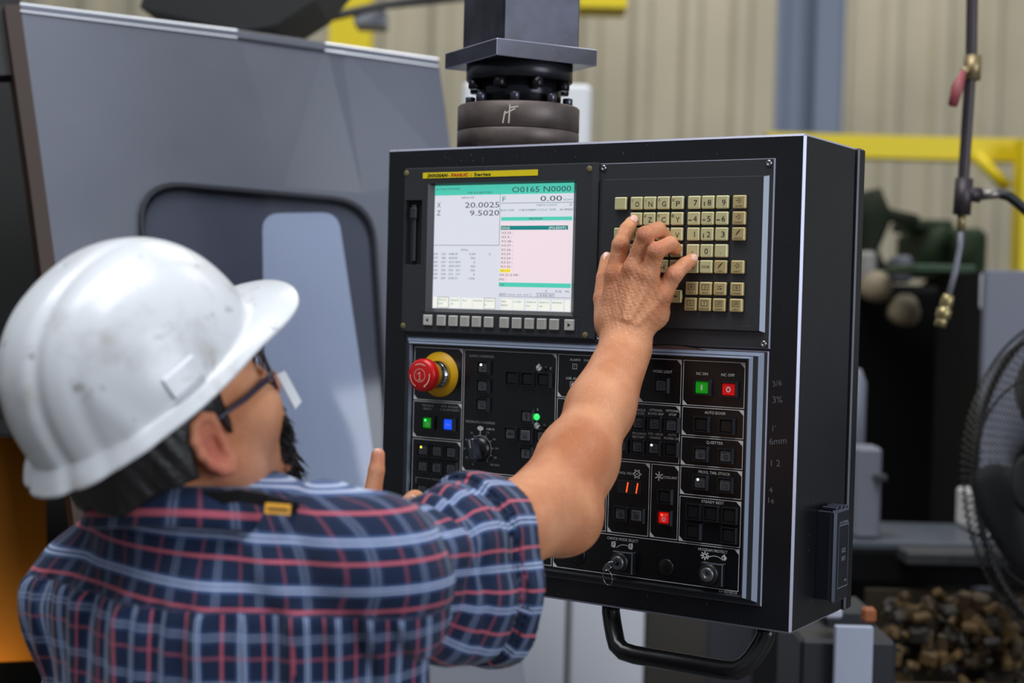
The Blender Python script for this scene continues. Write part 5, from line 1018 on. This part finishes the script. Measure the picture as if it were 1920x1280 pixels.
# torso cloth
G = Field()
G.ell(TT(0, 10, -110), (.205, .122, .19), TM, .05); G.ell(TT(0, 15, -300), (.185, .130, .24), TM, .06); G.ell(TT(0, 15, -470), (.180, .132, .14), TM, .05)
G.cap(SL, TT(0, -10, -25), .066, .078, .05); G.cap(SR, TT(0, -10, -25), .068, .078, .05)
G.cap(NB + (0, 0, -.01), SR + (0, 0, .012), .062, .055, .05); G.cap(NB + (0, 0, -.01), SL + (0, 0, .005), .062, .055, .05); G.cap(TT(0, -20, -40), TT(0, -20, -180), .10, .10, .05)
G.cap(C(350, 985, 1.43), C(350, 960, 1.42), .074, .066, .03)
yoke = 2
def shirt_disp(X, V):
    q = (X - TC) @ TM.T * 1000; x, y, z = q.T
    low = 1 / (1 + np.exp((z - yoke) / 3.5)); fade = np.exp((np.minimum(z - yoke, 0)) / 170)
    g = 1.7 * (2.2 * np.sin(x / 5.2 + 1.3 * np.sin(x / 31)) + 2.6 * np.sin(x / 13.0 + z / 160 + 1)) * fade + 3.0 * np.sin(x / 34 + z / 120) * (1 - fade * .5)
    seam = np.exp(-((z - yoke) / 2.5) ** 2) * 1.6
    up = (1 - low) * (3.0 * np.sin(x / 48 + y / 39 + z / 36) + 3.5 * np.exp(-((x - 95) / 55) ** 2) * np.sin((x * .8 + z * .7) / 9.5) + 2.5 * np.exp(-((x + 120) / 50) ** 2) * np.sin((x * .8 - z * .7) / 11) + 1.2 * np.sin(z / 14 + x / 70))
    gather = low * np.exp(-(z - yoke) ** 2 / 60 ** 2) * 1.5
    bot = q[:, 2] + 560
    d = V + (low * g * (y < 40) - seam * -1.0 * 0 + up) / 1000 - gather / 1000
    d = d + seam / 1000
    return np.maximum(d, -bot / 1000 * 1.0)
V2, Q2 = mesh_field(G, TC + (-.42, -.42, -.62), TC + (.42, .42, .20), .0034, shirt_disp); V2 = smooth(V2, Q2, 1, .4)
q2 = (V2 - TC) @ TM.T * 1000
th = np.arctan2(q2[:, 0] / 190, -q2[:, 1] / 125)
cloth = np.zeros((len(V2), 3)); lowm = q2[:, 2] < yoke
cloth[:, 0] = th * 165 + 8; cloth[:, 1] = q2[:, 2] + 4 * np.sin(q2[:, 0] / 60) + 500; cloth[:, 2] = np.where(lowm, 0, 1)
cloth[lowm, 0] = (q2[:, 0] * 1.25 + np.sign(q2[:, 0]) * np.clip(q2[:, 1] + 100, 0, 400) * .9 + 3 * np.sin(q2[:, 0] / 9) * (np.abs(q2[:, 0]) < 130) + 4 * np.sin(q2[:, 2] / 40) + 508)[lowm]
fc = q2[Q2].mean(1)
sel = fc[:, 2] < yoke
shirt = obj_np('shirt', V2, Q2[sel], M_pl, worker, {'cloth': cloth}); shirt['label'] = 'gathered back of a blue, white and pink plaid shirt'
obj_np('shoulder_yoke', V2, Q2[~sel], M_pl, shirt, {'cloth': cloth})
# sleeves
def sleeve(name, pts, rs, endc, endn, uref, squash, voff, h=.003, dispf=None, extra=None):
    A = Field()
    for i in range(len(pts) - 1): A.cap(pts[i], pts[i + 1], rs[i], rs[i + 1], .03)
    pin = [p for p in pts]; ax = nz(pts[-1] - pts[-2]); perp = np.cross(ax, uref); perp = nz(perp); uu = np.cross(perp, ax)
    B_ = A
    if extra:
        for e in extra: A.cap(*e)
    P_ = [np.asarray(p) for p in pts]
    def post(X, V):
        r = X - endc; s = r @ ax * 1000; a = r @ uu * 1000; b = r @ perp * 1000 / squash; ang = np.arctan2(b, a)
        if dispf: V = V + dispf(s, ang, X) / 1000
        inner = np.maximum(V + .0045, -(s + 75) / 1000)
        V = np.maximum(V, -inner)
        V = np.maximum(V, (r @ nz(endn)))
        V = np.maximum(V, -(s + 1000 * np.linalg.norm(endc - pts[0]) + 10) / 1000)
        return V
    lo = np.min(P_, 0) - .14; hi = np.max(P_, 0) + .14
    Vs, Qs = mesh_field(B_, lo, hi, h, post); Vs = smooth(Vs, Qs, 1, .4)
    r = Vs - endc; s = r @ ax * 1000; a = r @ uu * 1000; b = r @ perp * 1000 / squash; ang = np.arctan2(b, a)
    cl = np.zeros((len(Vs), 3)); cl[:, 0] = s + 318; cl[:, 1] = ang * 78 + voff + 500; cl[:, 2] = .9
    return Vs, Qs, cl, s
S1 = SR + cam2w((-.012, -.010, 0)); S2 = C(830, 1076, 1.46); S3 = C(925, 1066, 1.54)
def rfold(s, ang, X):
    d = 5.5 * np.exp(-((s + 68 + 10 * np.cos(ang)) / 4.5) ** 2)                       # edge of the turned-up cuff
    d -= 2.0 * (s > -60 - 10 * np.cos(ang))
    for c0, w_, a_, sl in ((-118, 6, 5, 14), (-150, 7, 6, -18), (-182, 7, 5.5, 12), (-210, 8, 5, -10), (-92, 5, 3.5, -8)):
        d += a_ * np.exp(-((s - c0 + sl * ang) / w_) ** 2) * (.5 + .5 * np.cos(ang - .3))
    return 1.35 * d + 3.2 * np.sin(ang * 3 + s / 38) + 1.8 * np.sin(ang * 7 + s / 60)
upv = nz(cam2w((0, 1, 0)))
aP = lambda t: SR + (EL - SR) * t
Vs, Qs, cl, ss = sleeve('sleeve', [S1, S2, S3 + nz(S3 - S2) * .03], (.060, .066, .070, .072), S3, nz(cam2w((.80, -.06, -.60))), upv, 1.0, 0, .0029, rfold,
    [(aP(.0), aP(.5), .060, .055, .03), (aP(.5), aP(.95), .055, .052, .03), (S2 + cam2w((0, -.035, 0)), S3 + cam2w((.02, -.045, 0)), .050, .060, .04)])
obj_np('sleeve', Vs, Qs, M_pl, shirt, {'cloth': cl})
LE = lE; 
Vs, Qs, cl, ss = sleeve('sleeve', [SL + (LE - SL) * .16, SL + (LE - SL) * .5, SL + (LE - SL) * 1.02], (.060, .068, .076), SL + (LE - SL) * .98, nz(LE - SL), nz(np.cross(LE - SL, tY)), .9, 20, .0038, lambda s, a, X: 2.5 * np.sin(a * 4 + s / 30) + 3 * np.sin(s / 17 + a))
ql = (Vs - TC) @ TM.T * 1000; cl[:, 0] = ql[:, 0] * 1.15 + ql[:, 1] * .55 + 500; cl[:, 1] = ql[:, 2] + 500; cl[:, 2] = .2
obj_np('sleeve', Vs, Qs, M_pl, shirt, {'cloth': cl})
# collar: a folded band round the neck
nax = nz(cam2w((.02, 1, -.10))); nc = C(360, 948, 1.415); Nx = nz(np.cross(np.cross(nax, tX), nax)); Ny = np.cross(nax, Nx)
def band(rads, hs, n=96, gap=0, tilt=0):
    vs = []; 
    for r_, h_ in zip(rads, hs):
        for i in range(n + 1):
            a = -PI / 2 + gap + (2 * PI - 2 * gap) * i / n; fy = math.sin(a)
            vs.append(nc + Nx * r_ * 1.08 * math.cos(a) - Ny * r_ * fy * 1.0 + nax * (h_ + tilt * fy) + Nx * 0)
    fs = []
    for k in range(len(rads) - 1):
        for i in range(n): fs.append((k * (n + 1) + i, k * (n + 1) + i + 1, (k + 1) * (n + 1) + i + 1, (k + 1) * (n + 1) + i))
    return np.array(vs), np.array(fs)
Vc, Qc = band([.080, .070, .068, .072, .080, .092, .097, .093], [-.018, .002, .014, .019, .016, .000, -.018, -.020], gap=.12)
rr_ = np.arange(len(Vc)) // 97; ii_ = np.arange(len(Vc)) % 97
Vc = Vc + np.outer(np.sin(ii_ / 5.3) * .0016 * (rr_ > 3), nax)
cl = np.zeros((len(Vc), 3)); cl[:, 0] = ii_ * 4.6; cl[:, 1] = rr_ * 9 + 40; cl[:, 2] = .9
co = obj_np('collar', Vc, Qc, M_pl, shirt, {'cloth': cl}); sm = co.modifiers.new('thickness', 'SOLIDIFY'); sm.thickness = .003
# lanyard with a yellow tab
mb = MB(); lp = [(250, 925, 1.37), (330, 935, 1.345), (400, 932, 1.335), (450, 928, 1.33), (500, 936, 1.332), (550, 950, 1.345), (590, 975, 1.39), (610, 1010, 1.45)]
P_ = [C(*p) for p in lp]; upw = nz(cam2w((.05, 1, .3)))
for a_, b_ in zip(P_[:-1], P_[1:]): n_ = nz(np.cross(b_ - a_, upw)); mb.prism([a_ - upw * .006, b_ - upw * .006, b_ + upw * .006, a_ + upw * .006], n_ * .002)
la = mb.build('lanyard', S('lanyard_black', 14, 13, 16, .6), worker); la['label'] = 'black neck strap with a yellow tab'
tp = C(521, 954, 1.326); td = nz(cam2w((1, -.12, -.4))); tn = nz(CP - tp); tu = nz(np.cross(tn, td)); tn = np.cross(td, tu)
mb = MB()
for sgn, mi, ex, th_ in ((0, 0, 1.0, .0015), (0, 1, .8, .0019)):
    hw_, hh_ = .0115 * ex, .0048 * (1 if mi == 0 else .32)
    P4 = [tp + td * a * hw_ + tu * b_ * hh_ + tn * (.0015 if mi else 0) for a, b_ in ((-1, -1), (1, -1), (1, 1), (-1, 1))]; mb.prism(P4, tn * -.001, mi)
mb.build('tab', [S('tab_yellow', 238, 170, 16, .5), S('tab_ink', 120, 80, 10, .6)], la)
# trousers and boots
G = Field(); G.ell((TT(0, 15, 0) * np.array([1, 1, 0])) + np.array([0, 0, hipz + .05]), (.168, .125, .15), TM, .05)
for hp_, kn_, an in feet: G.cap(hp_, kn_, .095, .075, .04); G.cap(kn_, an, .075, .065, .04)
V3, Q3 = mesh_field(G, (root_p[0] - .4, root_p[1] - .4, .05), (root_p[0] + .4, root_p[1] + .4, 1.08), .009, lambda X, V: np.maximum(V + .003 * np.sin(X[:, 2] * 60 + X[:, 0] * 20), .07 - X[:, 2]))
obj_np('trousers', V3, Q3, S('denim', 38, 46, 64, .85, bump=.3, bscale=300), worker)
for hp_, kn_, an in feet:
    G = Field(); G.cap(an + (0, 0, .06), an + (0, 0, -.03), .052, .046, .03); G.cap(an + (0, 0, -.045), an + tY * .15 + np.array([0, 0, -.045]), .044, .040, .03)
    V3, Q3 = mesh_field(G, an - .3, an + .3, .006, lambda X, V: np.maximum(np.maximum(V, -X[:, 2]), X[:, 2] - .15)); obj_np('work_boot', V3, Q3, S('boot_leather', 60, 42, 30, .6), worker)

# ---- hair, beard
Hr = Field(); Hr.ell(H(-22, 0, 30), (.094, .083, .090), HM, .02); Hr.ell(H(-38, 0, -25), (.070, .070, .055), HM, .03); Hr.cap(H(-72, -25, -50), H(-70, 25, -50), .028, .028, .03)
for s_ in (-1, 1): Hr.cap(H(6, s_ * 66, 20), H(10, s_ * 68, -8), .012, .009, .012); Hr.ell(H(-30, s_ * 64, -30), (.024, .016, .040), HM, .02)
def hair_post(X, V):
    q = (X - HC) @ HM.T * 1000
    V = V + (.9 * np.sin(q[:, 1] / 1.9 + q[:, 0] / 5) * np.sin(q[:, 0] / 2.6 + q[:, 2] / 9) + .8 * np.sin(q[:, 1] / 4 + q[:, 2] / 17)) / 1000
    V = np.maximum(V, -(q[:, 2] + 34 + 5 * np.sin(q[:, 1] / 9)) / 1000)
    V = np.maximum(V, (q[:, 0] - 22 - np.clip(q[:, 2] - 28, 0, 99) * 1.2) / 1000)
    earh = np.sqrt(((q[:, 0] + 8) / 24) ** 2 + ((q[:, 2] + 22) / 38) ** 2); V = np.where(np.abs(q[:, 1]) > 60, np.maximum(V, (1 - earh) * .02), V)
    return V
V4, Q4 = mesh_field(Hr, HC - .17, HC + .17, .0022, hair_post); M_hair = S('hair_black', 20, 18, 19, .45, bump=.6, bscale=260)
hr = obj_np('hair', V4, Q4, M_hair, worker); hr['label'] = 'short black hair below the hat'
# beard: tapering strands on chin and upper lip
mb = MB(); fmax = None
def strand(p, d, L, r):
    d = nz(d); s = nz(np.cross(d, rng.normal(size=3))); pts = [p, p + d * L * .5 + s * L * .08, p + nz(d + np.array([0, 0, -.25])) * L]
    mb.tube(pts, [r, r * .8, r * .12], 4, 0, True, True)
for i in range(760):
    a = rng.uniform(-1, 1); t = rng.uniform(0, 1)
    p = H(70 + 20 * math.cos(a * 1.4) * (1 - t * .3) + rng.normal() * 2, a * 25, -80 - t * 20 + rng.normal() * 3); strand(p, hF * (.55 + rng.normal() * .15) - hU * (.9 + rng.normal() * .2) - hR * a * -.2 + rng.normal(size=3) * .14, rng.uniform(.018, .036), .0009)
for i in range(420):
    a = rng.uniform(-1, 1); p = H(104 - abs(a) * 16 + rng.normal(), a * 30, -38 - abs(a) * 12 + rng.normal() * 2.5); strand(p, hF * .5 - hU * 1.0 + hR * -a * .9 + rng.normal(size=3) * .15, rng.uniform(.009, .017), .0008)
for s_ in (-1, 1):
    for i in range(240):
        t = rng.uniform(0, 1); p = H(88 - t * 14 + rng.normal() * 3, s_ * (29 + t * 6 + rng.normal() * 2), -50 - t * 30 + rng.normal() * 3); strand(p, hF * .4 - hU * 1.0 - hR * -s_ * -.3 + rng.normal(size=3) * .15, rng.uniform(.008, .016), .0008)
bd = mb.build('beard', M_hair, worker); bd['kind'] = 'stuff'; bd['label'] = 'black goatee and moustache'
# ---- glasses
def Hv(x, y, z): return tuple(H(x, y, z))
mb = MB(); M_gl = S('glasses_frame', 34, 28, 52, .35)
for s_ in (-1, 1):
    oval = [(99 - abs(16 * math.cos(a) + 33) * .06, s_ * (33 + 27 * math.cos(a)), 4 + 19 * math.sin(a) * (1 if math.sin(a) > 0 else .9)) for a in np.linspace(0, 2 * PI, 33)]
    oval = [(x - max(0, abs(y) - 30) * .45, y, z) for x, y, z in oval]; mb.tube([Hv(*p) for p in oval], .0019, 8, 0, False)
mb.tube([Hv(99, -7, 8), Hv(103, 0, 12), Hv(99, 7, 8)], .0018, 8)
gl = mb.build('glasses', M_gl, worker); gl['label'] = 'dark framed glasses'
for s_ in (-1, 1):
    mb = MB(); pts = [(84, 60, 10), (70, 68, 10), (40, 76, 8), (22, 78, 8), (10, 79, 7), (-2, 78, 6)]
    mb.tube([Hv(a, s_ * b, c) for a, b, c in pts], [.0030, .0030, .0028, .0026, .0024, .0022], 8); mb.build('temple', M_gl, gl)
    mb = MB(); vs = []; 
    for i in range(17):
        a = 2 * PI * i / 16; y_ = 33 + 26 * math.cos(a); z_ = 4 + 18 * math.sin(a); vs.append(Hv(97 - max(0, y_ - 30) * .45, s_ * y_, z_))
    mb.add([Hv(98, s_ * 33, 4)] + vs[:-1], [(0, i + 1, (i + 1) % 16 + 1) for i in range(16)], 0, True)
    lm = S('lens', 235, 240, 245, .05); lm.node_tree.nodes['Principled BSDF'].inputs['Transmission Weight'].default_value = .9; lm.node_tree.nodes['Principled BSDF'].inputs['IOR'].default_value = 1.1
    mb.build('lens', lm, gl)
mb = MB(); P4 = [H(94, -47, 2), H(105, -44, 0), H(109, -44, -36), H(98, -47, -38)]; mb.prism(P4, hR * .0015, 0); mb.build('white_piece', S('piece_white', 228, 230, 232, .4), gl)['label'] = 'white rectangle under the lens'  # plain white rectangle below the lens

# ---- hard hat
def hat_pt(th, t, off=0):
    ph = t * PI / 2; a, b, h = 127, 106, 128
    s = math.sin(ph) ** .86 if ph > 0 else 0; z = h * math.cos(ph) ** .92 if t < 1 else 0
    x = a * math.cos(th) * s; y = b * math.sin(th) * s; r = 1.0
    band_ = math.exp(-((abs(y) - 30) / 5.5) ** 2) * (1 / (1 + math.exp((x - 20) / 14))) * min(1, s * 2.2)
    band2 = math.exp(-((abs(y) - 62) / 6) ** 2) * (1 / (1 + math.exp((x + 20) / 10))) * min(1, s * 1.6)
    ctr = (1 / (1 + math.exp((abs(y) - 24) / 2.5))) * (1 / (1 + math.exp((x - 45) / 12)))
    side = math.exp(-((math.degrees(abs(th)) - 128 - (1 - t) * 30) / 5) ** 2) * max(0, (t - .62) / .38) * 2.4
    n_ = nz((x / a ** 2, y / b ** 2, z / h ** 2)) if s > 0 or z > 0 else np.array([0, 0, 1.])
    d = -3.2 * band_ - 2.4 * band2 + 2.2 * ctr * min(1, s * 2 + .5) + side + off
    return np.array([x, y, z]) + n_ * d
NT, NR = 144, 56; vs = []; fs = []
for k in range(NR + 1):
    for i in range(NT):
        th = -PI + 2 * PI * i / NT; vs.append(hat_pt(th, max(k / NR, .004)))
def brim(th):
    d = math.degrees(abs(th)); v = 1 / (1 + math.exp((d - 52) / 7)); bk = 1 / (1 + math.exp((140 - d) / 8)); return 9 + 40 * v + 6 * bk, v, bk
rows = NR + 1
for k in range(1, 9):
    f = k / 8
    for i in range(NT):
        th = -PI + 2 * PI * i / NT; e, v, bk = brim(th); base = hat_pt(th, 1.0); dr = nz((math.cos(th) * (1 + .0), math.sin(th) * (1 - .35 * v), 0))
        zc = -10 * f ** 1.5 - v * 8 * f * f + v * 5 * f - v * 9 * (math.sin(th) ** 2) * f - bk * 6 * f; vs.append(base + dr * e * f + np.array([0, 0, zc])); 
    rows += 1
for k, (dr_, dz) in enumerate(((1.2, -1.5), (1.2, -4), (-1.5, -5))):
    for i in range(NT):
        th = -PI + 2 * PI * i / NT; b_ = vs[(NR + 8) * NT + i]; vs.append(b_ + np.array([math.cos(th) * dr_, math.sin(th) * dr_, dz]))
    rows += 1
for k in range(rows - 1):
    for i in range(NT): j = (i + 1) % NT; fs.append((k * NT + i, (k + 1) * NT + i, (k + 1) * NT + j, k * NT + j))
VH = np.array(vs); VH = hatC + (VH[:, :1] * aF - VH[:, 1:2] * aR + VH[:, 2:] * aU) / 1000
def hat_mat():
    m = bpy.data.materials.new('hat_plastic'); m.use_nodes = True; nt = m.node_tree; b = nt.nodes['Principled BSDF']; L = nt.links.new
    tc = nt.nodes.new('ShaderNodeTexCoord'); b.inputs['Roughness'].default_value = .3; b.inputs['Coat Weight'].default_value = .3; b.inputs['Coat Roughness'].default_value = .15
    prev = None; base = (*srgb(216, 218, 222), 1)
    for sc_, lo_, hi_, col in ((9, .52, .70, srgb(150, 142, 132)), (34, .61, .70, srgb(120, 114, 112)), (17, .62, .72, srgb(186, 170, 134))):
        n = nt.nodes.new('ShaderNodeTexNoise'); n.inputs['Scale'].default_value = sc_; n.inputs['Detail'].default_value = 7; n.inputs['Roughness'].default_value = .65
        r = nt.nodes.new('ShaderNodeMapRange'); r.inputs[1].default_value = lo_; r.inputs[2].default_value = hi_; r.inputs[4].default_value = .65; L(tc.outputs['Object'], n.inputs[0]); L(n.outputs[0], r.inputs[0])
        mx = nt.nodes.new('ShaderNodeMix'); mx.data_type = 'RGBA'; mx.inputs[7].default_value = (*col, 1); L(r.outputs[0], mx.inputs[0])
        if prev is None: mx.inputs[6].default_value = base
        else: L(prev, mx.inputs[6])
        prev = mx.outputs[2]
    L(prev, b.inputs['Base Color']); return m
M_hat = hat_mat()
hat = obj_np('hard_hat', VH, np.array(fs), M_hat, worker); sm = hat.modifiers.new('thickness', 'SOLIDIFY'); sm.thickness = .0028; sm.offset = -1
hat['label'] = 'scuffed white plastic hard hat with a short visor'
for s_ in (-1, 1):                                                       # raised accessory slots at the sides
    mb = MB(); pts_o = []
    for th0 in np.linspace(1.60, 1.88, 7): pts_o.append(th0)
    vs2 = []; fs2 = []
    for th0 in pts_o:
        for t_, o_ in ((.885, .2), (.895, 3.6), (.975, 4.4), (.99, .2)): p = hat_pt(s_ * th0, t_, o_); vs2.append(hatC + (p[0] * aF - p[1] * aR + p[2] * aU) / 1000)
    n_ = len(pts_o)
    for i in range(n_ - 1):
        for j in range(3): fs2.append((i * 4 + j, (i + 1) * 4 + j, (i + 1) * 4 + j + 1, i * 4 + j + 1))
    fs2 += [(0, 1, 2, 3), tuple((n_ - 1) * 4 + k for k in (3, 2, 1, 0))]; mb.add(vs2, fs2, 0); mb.build('accessory_slot', M_hat, hat)
